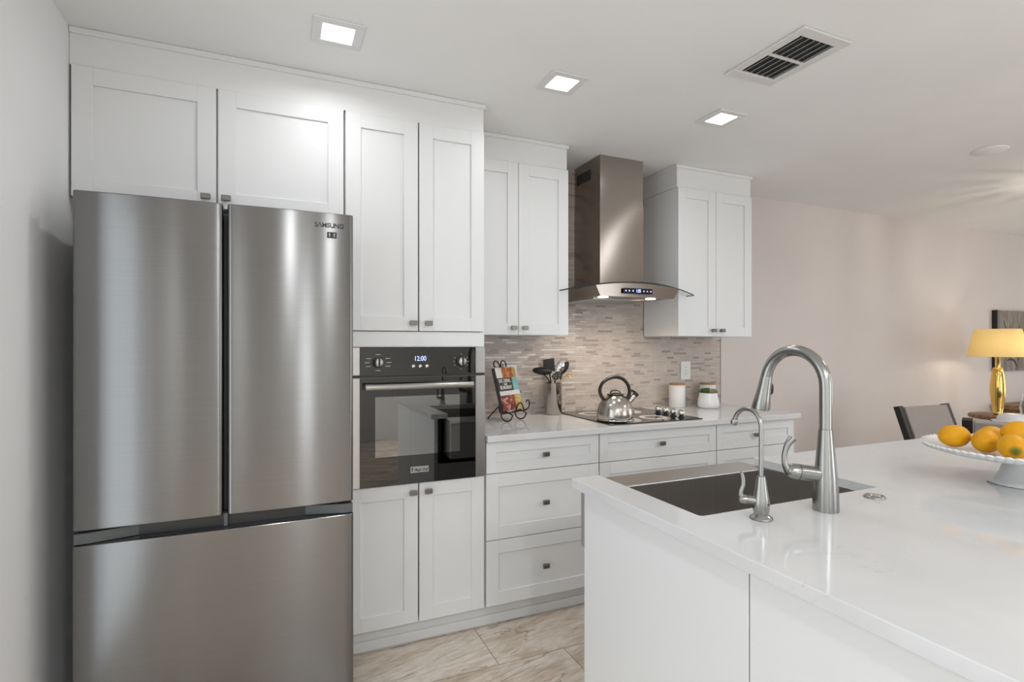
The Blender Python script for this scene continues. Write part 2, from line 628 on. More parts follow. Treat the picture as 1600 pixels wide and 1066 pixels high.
def obj(name, bm, mats, parent=None, local=False, angle=50, smooth=False, uv=True):
    me = bpy.data.meshes.new(name)
    off = Vector((0, 0, 0))
    if parent is not None and not local:
        off = ROOT[parent.name]
        bmesh.ops.translate(bm, vec=-off, verts=list(bm.verts))
    bm.to_mesh(me)
    bm.free()
    for m in (mats if isinstance(mats, (list, tuple)) else [mats]):
        me.materials.append(M[m] if isinstance(m, str) else m)
    if smooth:
        for p in me.polygons:
            p.use_smooth = True
    flags = [p.use_smooth for p in me.polygons]
    me.set_sharp_from_angle(angle=radians(angle))
    me.polygons.foreach_set('use_smooth', flags)
    if uv:
        l = me.uv_layers.new(name='UVMap')
        vs = me.vertices
        for p in me.polygons:
            n = p.normal
            ax = max(range(3), key=lambda i: abs(n[i]))
            for li in p.loop_indices:
                co = vs[me.loops[li].vertex_index].co
                l.data[li].uv = (co.y, co.z) if ax == 0 else ((co.x, co.z) if ax == 1 else (co.x, co.y))
    o = bpy.data.objects.new(name, me)
    COL.objects.link(o)
    if parent is not None:
        o.parent = parent
    ROOT[o.name] = ROOT[parent.name] if parent is not None else off
    return o


def rename(o, name):
    old = o.name
    o.name = name
    ROOT[o.name] = ROOT[old]


def thing(name, label, cat, loc=(0, 0, 0), rz=0.0, group=None):
    o = bpy.data.objects.new(name, None)
    COL.objects.link(o)
    o.empty_display_size = 0.05
    o.location = loc
    o.rotation_euler = (0, 0, rz)
    o['label'] = label
    o['category'] = cat
    if group:
        o['group'] = group
    ROOT[o.name] = Vector(loc)
    return o


def tag(o, label, cat, group=None, kind=None):
    o['label'] = label
    o['category'] = cat
    if group:
        o['group'] = group
    if kind:
        o['kind'] = kind
    return o


def recenter(o, loc):
    """put a top-level mesh's origin at loc without moving it"""
    l = Vector(loc)
    o.data.transform(Matrix.Translation(-l))
    o.location = l
    ROOT[o.name] = l
    return o


def struct(name, bm, m, label=None):
    o = obj(name, bm, m)
    o['kind'] = 'structure'
    if label:
        o['label'] = label
    return o


def lettering(name, text, size, m, parent, loc, rot=(90, 0, 0), depth=0.0004, local=False, align='CENTER', sx=1.0, bold=0.0, shear=0.0, width=None):
    cu = bpy.data.curves.new(name, 'FONT')
    cu.body = text
    cu.size = size
    cu.extrude = depth
    cu.align_x = align
    cu.align_y = 'CENTER'
    cu.offset = bold
    cu.shear = shear
    t = bpy.data.objects.new(name + '_src', cu)
    COL.objects.link(t)
    bpy.context.view_layer.update()
    me = bpy.data.meshes.new_from_object(t.evaluated_get(bpy.context.evaluated_depsgraph_get()))
    bpy.data.objects.remove(t)
    if width:
        xs = [v.co.x for v in me.vertices]
        sx = width / (max(xs) - min(xs))
    me.transform(Matrix.Translation(Vector(loc)) @ Matrix.Rotation(radians(rot[2]), 4, 'Z') @ Matrix.Rotation(radians(rot[0]), 4, 'X') @ Matrix.Diagonal((sx, 1, 1, 1)))
    if not local:
        me.transform(Matrix.Translation(-ROOT[parent.name]))
    me.materials.clear()
    me.materials.append(M[m])
    me.name = name
    o = bpy.data.objects.new(name, me)
    COL.objects.link(o)
    o.parent = parent
    ROOT[o.name] = ROOT[parent.name]
    return o


# ------------------------------------------------------------------ the room
XL, YB, CEIL, YR, XR = -0.663, 2.974, 2.44, -3.0, 8.6


def wall_with_holes_y(bm, x0, x1, z0, z1, ya, yb, holes):
    """wall in a y plane with rectangular holes (hx0,hx1,hz0,hz1) in x order"""
    x = x0
    for a, b, c, d in holes:
        box(bm, x, a, ya, yb, z0, z1)
        if c > z0:
            box(bm, a, b, ya, yb, z0, c)
        if d < z1:
            box(bm, a, b, ya, yb, d, z1)
        x = b
    box(bm, x, x1, ya, yb, z0, z1)


b = bm_new()
box(b, XL - 0.1, XR + 0.1, YR - 0.1, YB + 0.1, -0.1, 0)
struct('floor', b, 'floor')
b = bm_new()
box(b, XL - 0.1, XR + 0.1, YR - 0.1, YB + 0.1, CEIL, CEIL + 0.1)
struct('ceiling', b, 'ceil')
b = bm_new()
for (y0, y1, z0, z1) in ((YR, 0.42, 0, CEIL), (1.48, YB, 0, CEIL), (0.42, 1.48, 2.09, CEIL)):
    box(b, XL - 0.1, XL, y0, y1, z0, z1)
struct('wall_left', b, 'wall_left')
b = bm_new()
box(b, XL - 0.1, XR + 0.1, YB, YB + 0.1, 0, CEIL)
struct('wall_back', b, 'wall_back')
b = bm_new()
wall_with_holes_y(b, XL - 0.1, XR + 0.1, 0, CEIL, YR - 0.1, YR, [(0.32, 0.60, 0.1, 2.2), (3.05, 5.45, 0.0, 2.15)])
struct('wall_rear', b, 'wall_rear')
b = bm_new()
for (y0, y1, z0, z1) in ((YR, -1.35, 0, CEIL), (1.75, YB, 0, CEIL), (-1.35, 1.75, 0, 0.4), (-1.35, 1.75, 2.2, CEIL)):
    box(b, XR, XR + 0.1, y0, y1, z0, z1)
struct('wall_right', b, 'wall_back')


def framed_opening(name, axis, p, a0, a1, z0, z1, bars):
    b = bm_new()
    w = 0.045

    def B(u0, u1, v0, v1):
        if axis == 'y':
            box(b, u0, u1, p - 0.07, p - 0.03, v0, v1, 0.003)
        else:
            box(b, p + 0.03, p + 0.07, u0, u1, v0, v1, 0.003)
    B(a0, a0 + w, z0, z1)
    B(a1 - w, a1, z0, z1)
    B(a0 + w, a1 - w, z0, z0 + w)
    B(a0 + w, a1 - w, z1 - w, z1)
    for k in range(1, bars + 1):
        u = a0 + (a1 - a0) * k / (bars + 1)
        B(u - w / 2, u + w / 2, z0 + w, z1 - w)
    struct(name, b, 'trimw')


framed_opening('window_1', 'y', YR, 0.32, 0.60, 0.1, 2.2, 0)
framed_opening('door_1', 'y', YR, 3.05, 5.45, 0.0, 2.15, 1)  # unseen opening made up for the frontal fill light
framed_opening('window_3', 'x', XL - 0.1, 0.42, 1.48, 0.0, 2.09, 0)  # inferred window, stretched to the floor to let in more light
framed_opening('window_2', 'x', XR, -1.35, 1.75, 0.4, 2.2, 2)

# baseboard on the stretch of back wall past the cabinets, and rear wall
b = bm_new()
box(b, 2.95, XR, YB - 0.014, YB, 0, 0.10, 0.003)
struct('baseboard_back', b, 'trimw')

# mosaic backsplash (full height behind the hood)
b = bm_new()
box(b, 0.905, 2.945, 2.962, YB, 0.907, 1.384)
box(b, 1.494, 2.262, 2.962, YB, 1.384, 2.44)
struct('trim_5', b, 'mosaic', 'mosaic backsplash of thin beige glass and stone strips')
b = bm_new()
box(b, 2.9455, 2.949, 2.960, YB, 0.907, 1.40)
struct('trim_6', b, 'nickel')

# ------------------------------------------------------------------ recessed lights, vent, smoke-detector plate


def downlight(x, y, label):
    t = thing('recessed_light', label, 'ceiling light', (x, y, CEIL), 0, 'square recessed lights in the kitchen ceiling')
    b = bm_new()
    h = 0.086
    q = 0.053
    for (a0, a1, c0, c1) in ((-h, h, -h, -q), (-h, h, q, h), (-h, -q, -q, q), (q, h, -q, q)):
        box(b, x + a0, x + a1, y + c0, y + c1, CEIL - 0.006, CEIL - 0.0005, 0.0015)
    obj('trim_frame', b, 'trimw', t)
    b = bm_new()
    box(b, x - q + 0.001, x + q - 0.001, y - q + 0.001, y + q - 0.001, CEIL - 0.004, CEIL - 0.0005)
    obj('diffuser', b, 'led', t)
    l = area('led_and_fill_lamp', (x, y, CEIL - 0.012), (0, 0, 0), 0.10, 0.10, LED_W, (0.97, 0.985, 1.0), 165)
    return t


LED_W = 1.9
downlight(0.20, 2.005, 'square recessed ceiling light above the refrigerator')
downlight(1.11, 2.005, 'square recessed ceiling light in front of the two-door cabinet beside the oven tower')
downlight(2.00, 2.005, 'square recessed ceiling light nearest the air vent')
# unseen lamps added as fill; the last one puts a streak on the hood
for x, y, w in ((0.1, -1.4, 27), (0.75, -1.6, 27), (1.9, -1.2, 6), (4.2, -1.6, 12), (6.6, -0.6, 12), (3.3, 0.6, 8)):
    area('led_and_fill_lamp', (x, y, CEIL - 0.012), (0, 0, 0), 0.10, 0.10, w, (0.93, 0.97, 1.0), 170)

t = thing('ceiling_vent', 'white rectangular air vent with white slats over dark gaps in the ceiling', 'air vent', (1.805, 1.48, CEIL))
vx0, vx1, vy0, vy1 = 1.68, 1.932, 1.30, 1.66
b = bm_new()
fx, fy = 0.036, 0.045
ix0, ix1, iy0, iy1 = vx0 + fx, vx1 - fx, vy0 + fy, vy1 - fy
for (a0, a1, c0, c1) in ((vx0, vx1, vy0, iy0), (vx0, vx1, iy1, vy1), (vx0, ix0, iy0, iy1), (ix1, vx1, iy0, iy1)):
    box(b, a0, a1, c0, c1, CEIL - 0.010, CEIL - 0.0005, 0.003)
obj('frame', b, 'vent_white', t)
b = bm_new()
box(b, ix0, ix1, iy0, iy1, CEIL - 0.0015, CEIL - 0.0004)  # near-black sheet paints the shade behind the slats
obj('duct_shade_sheet', b, 'vent_dark', t)
ym = (iy0 + iy1) / 2
b = bm_new()
box(b, ix0, ix1, ym - 0.007, ym + 0.007, CEIL - 0.0085, CEIL - 0.0025, 0.001)
obj('centre_bar', b, 'vent_white', t)
for y0, y1 in ((iy0 + 0.001, ym - 0.008), (ym + 0.008, iy1 - 0.001)):
    for k in range(6):
        x = ix0 + (ix1 - ix0) * (k + 0.5) / 6
        b = bm_new()
        prism(b, [(x + 0.0035, CEIL - 0.0025), (x + 0.0048, CEIL - 0.0025), (x - 0.0022, CEIL - 0.0095), (x - 0.0035, CEIL - 0.0095)], 'y', y0, y1)
        obj('slat', b, 'vent_white', t)

b = bm_new()
lathe(b, [(0, CEIL - 0.007), (0.078, CEIL - 0.007), (0.082, CEIL - 0.004), (0.083, CEIL - 0.0005), (0, CEIL - 0.0005)], (3.74, 1.72, 0), 36)
o = obj('ceiling_cover_plate', b, 'ceil')
recenter(tag(o, 'round flat white cover plate on the ceiling over the dining area', 'cover plate'), (3.74, 1.72, CEIL))

# ------------------------------------------------------------------ cabinets
YD, YF = 2.33, 2.351   # door faces / box fronts of the deep run


def shaker(bm, x0, x1, z0, z1, yf, th=0.019, st=0.062, rec=0.008):
    bv = 0.0009
    y1 = yf + th
    box(bm, x0, x0 + st, yf, y1, z0, z1, bv)
    box(bm, x1 - st, x1, yf, y1, z0, z1, bv)
    box(bm, x0 + st, x1 - st, yf, y1, z1 - st, z1, bv)
    box(bm, x0 + st, x1 - st, yf, y1, z0, z0 + st, bv)
    box(bm, x0 + st - 0.004, x1 - st + 0.004, yf + rec, y1 - 0.002, z0 + st - 0.004, z1 - st + 0.004)


def knob_at(parent, x, z, yf):
    """rectangular pewter knob: square post and a wider flat bar, hung upright on the door face"""
    b = bm_new()
    box(b, x - 0.006, x + 0.006, yf - 0.016, yf - 0.0002, z - 0.006, z + 0.006, 0.001)
    box(b, x - 0.0165, x + 0.0165, yf - 0.028, yf - 0.0155, z - 0.0105, z + 0.0105, 0.002, 2)
    return obj('knob', b, 'knob', parent)


def door(parent, x0, x1, z0, z1, yf, kx=None, kz=None, name='door', st=0.062):
    b = bm_new()
    shaker(b, x0, x1, z0, z1, yf, st=st)
    d = obj(name, b, 'cab', parent)
    if kx is not None:
        knob_at(d, kx, kz, yf)
    return d


DT = 2.306
# over the refrigerator
t = thing('wall_cabinet', 'wide white two-door cabinet above the refrigerator', 'cabinet', (-0.2, 2.65, 1.85), 0, 'white shaker kitchen cabinets')
b = bm_new()
box(b, -0.655, 0.258, YF, 2.97, 1.852, 2.3065, 0.001)
obj('carcass', b, 'carcass', t)
door(t, -0.655, -0.211, 1.848, DT, YD, -0.244, 1.886)
door(t, -0.204, 0.256, 1.848, DT, YD, -0.176, 1.886)

# oven tower
t = thing('oven_tower_cabinet', 'tall white cabinet holding the built-in oven, doors above and below', 'cabinet', (0.573, 2.65, 0), 0, 'white shaker kitchen cabinets')
tx0, tx1 = 0.262, 0.884
b = bm_new()
box(b, tx0, tx0 + 0.018, YF, 2.97, 0.108, 2.3065, 0.001)
box(b, tx1 - 0.018, tx1, YF, 2.97, 0.108, 2.3065, 0.001)
for z0, z1 in ((0.108, 0.126), (0.700, 0.718), (1.322, 1.386), (2.2885, 2.3065)):
    box(b, tx0 + 0.018, tx1 - 0.018, YF, 2.96, z0, z1)
box(b, tx0 + 0.018, tx1 - 0.018, 2.955, 2.97, 0.126, 2.2885)
obj('carcass', b, 'carcass', t)
for z0, z1, kz in ((1.388, DT, 1.422), (0.109, 0.720, 0.684)):
    door(t, 0.264, 0.570, z0, z1, YD, 0.545, kz)
    door(t, 0.576, 0.880, z0, z1, YD, 0.613, kz)
b = bm_new()
box(b, 0.264, 0.882, YD + 0.004, YF - 0.0005, 1.318, 1.3845, 0.001)
obj('filler_panel', b, 'cab', t)
# shallow cabinets either side of the hood
YU, YUF = 2.620, 2.641


def upper(label, x0, x1, xm, k1, k2):
    t = thing('wall_cabinet', label, 'cabinet', ((x0 + x1) / 2, 2.8, 1.38), 0, 'white shaker kitchen cabinets')
    b = bm_new()
    box(b, x0, x1, YUF, 2.961, 1.381, 2.3015, 0.001)
    obj('carcass', b, 'carcass', t)
    door(t, x0, xm - 0.0015, 1.380, 2.300, YU, k1, 1.417)
    door(t, xm + 0.0015, x1, 1.380, 2.300, YU, k2, 1.417)
    return t


upper('white two-door wall cabinet between the oven tower and the range hood', 0.888, 1.491, 1.186, 1.152, 1.218)
upper('white two-door wall cabinet right of the range hood', 2.266, 2.879, 2.571, 2.537, 2.608)

# risers and crown up to the ceiling


def crown(name, x0, x1, yf, yb, left, right, zb):
    b = bm_new()
    box(b, x0, x1, yf, yb, zb, 2.4395, 0.001)
    e = 0.010
    cx0 = x0 - e if left else x0
    cx1 = x1 + e if right else x1
    box(b, cx0, cx1, yf - e, yb, 2.418, 2.4394, 0.003)
    struct(name, b, 'trimw')


crown('trim_1', XL + 0.001, 0.880, 2.337, 2.973, False, True, 2.3075)
crown('trim_2', 0.891, 1.486, 2.628, 2.9615, False, True, 2.3025)
crown('trim_3', 2.262, 2.876, 2.628, 2.9615, True, True, 2.3025)
# toe kick under the whole run
b = bm_new()
box(b, tx0, 2.913, 2.386, 2.404, 0.0, 0.107)
box(b, tx0, 2.913, 2.378, 2.386, 0.0, 0.045, 0.003)
struct('trim_4', b, 'toe')

# base cabinets with three drawers each


def base(label, x0, x1, kx):
    t = thing('base_cabinet', label, 'cabinet', ((x0 + x1) / 2, 2.65, 0.108), 0, 'white shaker kitchen cabinets')
    b = bm_new()
    box(b, x0, x1, YF, 2.96, 0.108, 0.8755, 0.001)
    obj('carcass', b, 'carcass', t)
    for z0, z1, kz in ((0.727, 0.8725, 0.799), (0.4155, 0.7235, 0.567), (0.109, 0.412, 0.259)):
        door(t, x0 + 0.002, x1 - 0.002, z0, z1, YD, kx, kz, 'drawer', st=0.062 if z1 - z0 > 0.2 else 0.05)
    return t


base('white three-drawer base cabinet beside the oven tower', 0.889, 1.505, 1.193)
base('white three-drawer base cabinet under the cooktop', 1.508, 2.288, 1.893)
base('white three-drawer base cabinet at the right end of the wall run', 2.291, 2.913, 2.580)

# countertop of the wall run
b = bm_new()
box(b, 0.887, 2.942, 2.303, 2.9615, 0.877, 0.907, 0.0025, 2)
tag(obj('countertop', b, 'quartz'), 'white quartz countertop along the tiled back wall', 'countertop')
recenter(bpy.data.objects['countertop'], (1.9, 2.63, 0.877))

# ------------------------------------------------------------------ built-in oven
t = thing('built_in_oven', 'black glass built-in wall oven with steel edges', 'oven', (0.573, 2.6, 0.724))
ox0, ox1, oz0, oz1 = 0.284, 0.880, 0.7235, 1.3165
YO = 2.316
b = bm_new()
box(b, 0.290, 0.860, 2.352, 2.90, 0.7215, 1.315)
obj('body', b, 'recess', t)
SPLIT = 1.193
b = bm_new()
box(b, ox0, 0.3205, YO, 2.3505, SPLIT + 0.005, oz1, 0.002)
box(b, 0.8325, ox1, YO, 2.3505, SPLIT + 0.005, oz1, 0.002)
box(b, 0.3205, 0.8325, YO + 0.004, 2.3505, SPLIT + 0.005, oz1)
box(b, ox0, ox1, YO + 0.012, 2.3505, SPLIT - 0.005, SPLIT + 0.005, mi=1)
obj('control_panel_frame', b, ['oven_steel', 'black'], t)
b = bm_new()
box(b, 0.3207, 0.8323, YO + 0.001, YO + 0.0038, SPLIT + 0.0055, oz1, 0.0008)
for kx in (0.395, 0.764):
    for a in (90, 30, 0, -28, -90, -152, 180, 150):
        dx, dz = cos(radians(a)), sin(radians(a))
        w = 0.010 if kx < 0.6 else 0.0022
        rr = 0.046 if (kx < 0.6 and abs(dz) < 0.95) else 0.034
        box(b, kx + dx * rr - w, kx + dx * rr + w, YO + 0.0004, YO + 0.0011, 1.252 + dz * 0.034 - 0.0011, 1.252 + dz * 0.034 + 0.0011, mi=1)
cp = obj('control_panel', b, ['ovenglass', 'white_print'], t)
for kx, turn in ((0.395, 0), (0.764, 0)):
    R = Matrix.Rotation(radians(90), 4, 'X')
    b = bm_new()
    lathe(b, [(0, 0), (0.0235, 0), (0.0235, 0.006), (0.022, 0.008), (0, 0.008)], (kx, YO + 0.001, 1.252), 32, R, 1)
    lathe(b, [(0, 0.008), (0.0195, 0.008), (0.0185, 0.026), (0.0165, 0.028), (0, 0.028)], (kx, YO + 0.001, 1.252), 32, R, 0)
    box(b, kx - 0.0035, kx + 0.0035, YO - 0.034, YO - 0.024, 1.252 - 0.0185, 1.252 + 0.0185, 0.001, mi=1)
    obj('dial', b, ['oven_steel', 'black'], cp)
for kx in (0.546, 0.576, 0.606):
    b = bm_new()
    lathe(b, [(0, 0), (0.0085, 0), (0.0085, 0.004), (0.0065, 0.006), (0, 0.0065)], (kx, YO + 0.0012, 1.234), 24, Matrix.Rotation(radians(90), 4, 'X'))
    obj('push_button', b, 'chrome', cp)
lettering('clock_display', '12:00', 0.030, 'blue', cp, (0.5765, YO + 0.0006, 1.2665), sx=0.82)
# door
b = bm_new()
box(b, ox0, 0.3205, YO, 2.3505, oz0, SPLIT - 0.0055, 0.002)
box(b, 0.8325, ox1, YO, 2.3505, oz0, SPLIT - 0.0055, 0.002)
box(b, 0.3205, 0.8325, YO + 0.004, 2.3505, oz0, SPLIT - 0.0055)
dr = obj('oven_door', b, 'oven_steel', t)
b = bm_new()
wx0, wx1, wz0, wz1 = 0.383, 0.758, 0.848, 1.105
gx0, gx1, gz0, gz1 = 0.3207, 0.8323, oz0, SPLIT - 0.006
for (a0, a1, c0, c1) in ((gx0, gx1, wz1, gz1), (gx0, gx1, gz0, wz0), (gx0, wx0, wz0, wz1), (wx1, gx1, wz0, wz1)):
    box(b, a0, a1, YO + 0.001, YO + 0.0038, c0, c1)
obj('door_glass', b, 'ovenglass', dr)
b = bm_new()
box(b, wx0, wx1, YO + 0.001, YO + 0.0038, wz0, wz1)
obj('window', b, 'ovenwindow', dr)
b = bm_new()
hz = 1.150
tube(b, [(0.338, YO - 0.042, hz), (0.804, YO - 0.042, hz)], 0.0135, 20)
for x in (0.345, 0.797):
    box(b, x - 0.008, x + 0.008, YO - 0.036, YO + 0.0008, hz - 0.009, hz + 0.009, 0.002)
    tube(b, [(x - 0.009, YO - 0.042, hz), (x + 0.019 if x < 0.5 else x + 0.009, YO - 0.042, hz)], 0.0142, 20)
obj('handle', b, 'oven_steel', dr)
b = bm_new()
box(b, 0.5335, 0.6145, YO - 0.0004, YO + 0.0009, 0.7695, 0.7965)
bd = obj('badge', b, 'oven_steel', dr)
lettering('badge_lettering', 'Magic Chef', 0.0175, 'ink', bd, (0.581, YO - 0.0005, 0.7810), width=0.060, bold=0.0004, shear=0.15)
b = bm_new()
lathe(b, [(0, 0), (0.0042, 0), (0.0042, 0.0006), (0, 0.0006)], (0.5415, YO - 0.0004, 0.7875), 16, Matrix.Rotation(radians(90), 4, 'X'))
prism(b, [(0.5388, 0.7755), (0.5442, 0.7755), (0.5436, 0.7865), (0.5394, 0.7865)], 'y', YO - 0.001, YO - 0.0004)
obj('badge_mark', b, 'ink', bd)

# ------------------------------------------------------------------ refrigerator
FX0, FX1, FY = -0.562, 0.254, 2.0
t = thing('refrigerator', 'stainless steel french-door refrigerator against the left wall', 'refrigerator', (-0.154, 2.4, 0))
b = bm_new()
box(b, FX0 + 0.006, FX1 - 0.006, 2.075, 2.86, 0.02, 1.775, 0.004)
box(b, FX0 + 0.03, FX0 + 0.16, 2.03, 2.20, 1.7755, 1.80, 0.003)
box(b, FX1 - 0.16, FX1 - 0.03, 2.08, 2.20, 1.7755, 1.80, 0.003)
box(b, FX0 + 0.05, FX1 - 0.05, 2.10, 2.82, 0.0, 0.02)
obj('cabinet_body', b, 'fridge_body', t)


def bowed(bm, x0, x1, z0, z1, yf, yb, bow=0.006, n=28, mz=5, rx=0.010, tilt=0.0):
    """slab with a gently bowed face and rounded side edges"""
    b2 = bmesh.new()
    cols = []
    xm, hw = (x0 + x1) / 2, (x1 - x0) / 2
    xs = []
    for i in range(n + 1):
        u = -1 + 2 * i / n
        xs.append(u)
    prof = [(x0, yb)]
    for u in xs:
        e = hw * (1 - abs(u))
        edge = 0.0
        if e < rx:
            q = (rx - e) / rx
            edge = rx * (1 - sqrt(max(0, 1 - q * q)))
        prof.append((xm + hw * u, yf + bow * u * u + edge))
    prof.append((x1, yb))
    # denser near the rounded edges
    extra = []
    for s in (-1, 1):
        for q in (0.2, 0.4, 0.55, 0.7, 0.82, 0.92):
            e = rx * (1 - q)
            u = s * (1 - e / hw)
            extra.append((xm + hw * u, yf + bow * u * u + rx * (1 - sqrt(1 - q * q))))
    prof = [prof[0]] + sorted(prof[1:-1] + extra) + [prof[-1]]
    prism(bm, prof, 'z', z0, z1, 0.003, 2)


for x0, x1 in ((FX0, -0.162), (-0.149, FX1)):
    b = bm_new()
    bowed(b, x0, x1, 0.766, 1.795, FY, 2.070)
    d = obj('door', b, 'fridge', t, angle=20, smooth=True)
# lettering and sticker belong to the right door (d)
lettering('brand_lettering', 'S\u039bMSUNG', 0.0225, 'ink', d, (0.1715, 2.0012, 1.7495), (90, 0, 1.9), width=0.098, bold=0.0005)
b = bm_new()
box(b, 0.164, 0.196, 2.0008, 2.0046, 1.706, 1.7265)
st = obj('energy_sticker', b, 'black', d)
st['label'] = 'black two-icon sticker'
b = bm_new()
for x in (0.172, 0.188):
    lathe(b, [(0, 0), (0.0028, 0), (0.0028, 0.0006), (0, 0.0006)], (x, 2.0008, 1.7195), 16, Matrix.Rotation(radians(90), 4, 'X'))
    box(b, x - 0.0022, x + 0.0022, 2.0002, 2.0008, 1.711, 1.715)
obj('sticker_icon', b, 'white_print', st)
b = bm_new()
bowed(b, FX0 - 0.001, FX1 + 0.001, 0.045, 0.720, FY, 2.070)
obj('freezer_drawer', b, 'fridge', t, angle=20, smooth=True)
b = bm_new()
box(b, FX0 + 0.004, FX1 - 0.004, 2.050, 2.074, 0.7205, 0.7655)
obj('handle_recess', b, 'recess', t)
for sx, x0, x1 in ((1, FX0 + 0.001, FX0 + 0.16), (-1, FX1 - 0.001, FX1 - 0.16)):
    b = bm_new()
    prism(b, [(x0, 2.016), (x0 + sx * 0.03, 2.016), (x1, 2.0495), (x0, 2.0495)], 'z', 0.7215, 0.755, 0.001)
    obj('recess_end', b, 'recess_end', t)
b = bm_new()
box(b, -0.161, -0.150, 2.032, 2.049, 0.7215, 0.7645)
obj('recess_divider', b, 'recess_end', t)

# ------------------------------------------------------------------ range hood
HX = 1.885
t = thing('range_hood', 'stainless chimney range hood with curved glass canopy over the cooktop', 'range hood', (HX, 2.8, 1.59))


def flue(x0, x1, yf, z0, z1):
    """sheet-steel flue, open-backed box with a finely divided front sheet"""
    b2 = bmesh.new()
    nx, nz = 8, 14
    g = []
    for j in range(nz + 1):
        z = z0 + (z1 - z0) * j / nz
        row = []
        for i in range(nx + 1):
            x = x0 + (x1 - x0) * i / nx
            row.append(b2.verts.new((x, yf, z)))
        g.append(row)
    for j in range(nz):
        for i in range(nx):
            b2.faces.new((g[j][i], g[j][i + 1], g[j + 1][i + 1], g[j + 1][i])).smooth = True
    bl = [b2.verts.new((x0, 2.9615, z)) for z in (z0, z1)]
    br = [b2.verts.new((x1, 2.9615, z)) for z in (z0, z1)]
    b2.faces.new([g[j][0] for j in range(nz + 1)] + [bl[1], bl[0]])
    b2.faces.new([g[j][nx] for j in range(nz, -1, -1)] + [br[0], br[1]])
    b2.faces.new((bl[0], bl[1], br[1], br[0]))
    b2.faces.new(g[nz] + [br[1], bl[1]])
    b2.faces.new(list(reversed(g[0])) + [bl[0], br[0]])
    bmesh.ops.recalc_face_normals(b2, faces=list(b2.faces))
    return b2


obj('lower_chimney', flue(1.729, 2.041, 2.667, 1.66, 2.166), 'hood', t)
uc = obj('upper_chimney', flue(1.732, 2.038, 2.670, 2.1665, 2.4385), 'hood', t)
b = bm_new()
box(b, 1.7305, 1.7318, 2.775, 2.935, 2.322, 2.385)
gr = obj('vent_grille', b, 'vent_dark', uc)


def arcz(x):
    u = (x - HX) / 0.45
    return 1.683 - 0.052 * u * u


def fronty(x):
    u = (x - HX) / 0.45
    return 2.495 + 0.065 * u * u


def shell(bm, xs, ztop, thick, yfront, yback, mi_face=0, mi_edge=None):
    b2 = bmesh.new()
    R = []
    for x in xs:
        z = ztop(x)
        yf = yfront(x)
        R.append([b2.verts.new((x, yf, z)), b2.verts.new((x, yf, z - thick)), b2.verts.new((x, yback, z - thick)), b2.verts.new((x, yback, z))])
    for a, c in zip(R, R[1:]):
        for k in range(4):
            f = b2.faces.new((a[k], a[(k + 1) % 4], c[(k + 1) % 4], c[k]))
            f.material_index = mi_edge if (k in (0,) and mi_edge is not None) else mi_face
    for r in (R[0], R[-1]):
        f = b2.faces.new(r)
        f.material_index = mi_edge if mi_edge is not None else mi_face
    bmesh.ops.recalc_face_normals(b2, faces=list(b2.faces))
    merge(bm, b2)


b = bm_new()
shell(b, [HX - 0.45 + 0.9 * i / 40 for i in range(41)], arcz, 0.007, fronty, 2.955, 0, 1)
obj('glass_canopy', b, ['glass', 'glassedge'], t, smooth=True)
# steel body under the glass: top follows the glass, bow-fronted, ends slanted
b2 = bmesh.new()
R = []
N = 24
ZB = 1.597
for i in range(N + 1):
    u = -1 + 2 * i / N
    xt = HX + 0.285 * u
    xb = HX + 0.255 * u
    yf = 2.503 + 0.004 * u * u
    R.append([b2.verts.new((xt, yf, arcz(xt) - 0.008)), b2.verts.new((xb, yf + 0.004, ZB)), b2.verts.new((xb, 2.95, ZB)), b2.verts.new((xt, 2.95, arcz(xt) - 0.008))])
for a, c in zip(R, R[1:]):
    for k in range(4):
        b2.faces.new((a[k], a[(k + 1) % 4], c[(k + 1) % 4], c[k]))
b2.faces.new(R[0])
b2.faces.new(R[-1])
bmesh.ops.recalc_face_normals(b2, faces=list(b2.faces))
hb = obj('hood_body', b2, 'hood_flat', t, smooth=True)
b = bm_new()
box(b, 1.772, 1.968, 2.4905, 2.4965, 1.614, 1.6445, 0.001)
cp = obj('control_panel', b, 'bluebg', hb)
lettering('display_digits', '1:35', 0.024, 'blue', cp, (1.870, 2.4900, 1.6295), sx=0.8, bold=0.0005)
for x in (1.785, 1.808, 1.833, 1.907, 1.931, 1.955):
    b = bm_new()
    box(b, x - 0.004, x + 0.004, 2.4896, 2.4904, 1.6255, 1.6335)
    obj('touch_icon', b, 'icon', cp)
for x in (1.69, 2.02):
    b = bm_new()
    lathe(b, [(0, ZB - 0.003), (0.028, ZB - 0.003), (0.03, ZB - 0.0004), (0, ZB - 0.0004)], (x, 2.575, 0), 24)
    obj('hood_lamp', b, 'bulb', t)
    l = bpy.data.lights.new('hood_spot', 'SPOT')
    l.energy = 7
    l.color = (1.0, 0.85, 0.68)
    l.spot_size = radians(120)
    l.spot_blend = 0.9
    l.shadow_soft_size = 0.025
    lo = bpy.data.objects.new('hood_spot', l)
    COL.objects.link(lo)
    lo.location = (x, 2.575, ZB - 0.008)
    lo.rotation_euler = (radians(18), 0, 0)
b = bm_new()
box(b, 1.66, 2.11, 2.63, 2.93, ZB - 0.004, ZB - 0.0006, 0.001)
for k in range(11):
    y = 2.645 + k * 0.0265
    box(b, 1.67, 2.10, y, y + 0.012, ZB - 0.0065, ZB - 0.0035)
obj('filter', b, 'oven_steel', t)

# ------------------------------------------------------------------ cooktop
t = thing('cooktop', 'black glass electric cooktop set in the countertop', 'cooktop', (1.893, 2.635, 0.907))
b = bm_new()
box(b, 1.590, 2.205, 2.347, 2.920, 0.9075, 0.9125, 0.0012)
obj('glass_top', b, 'cookglass', t)


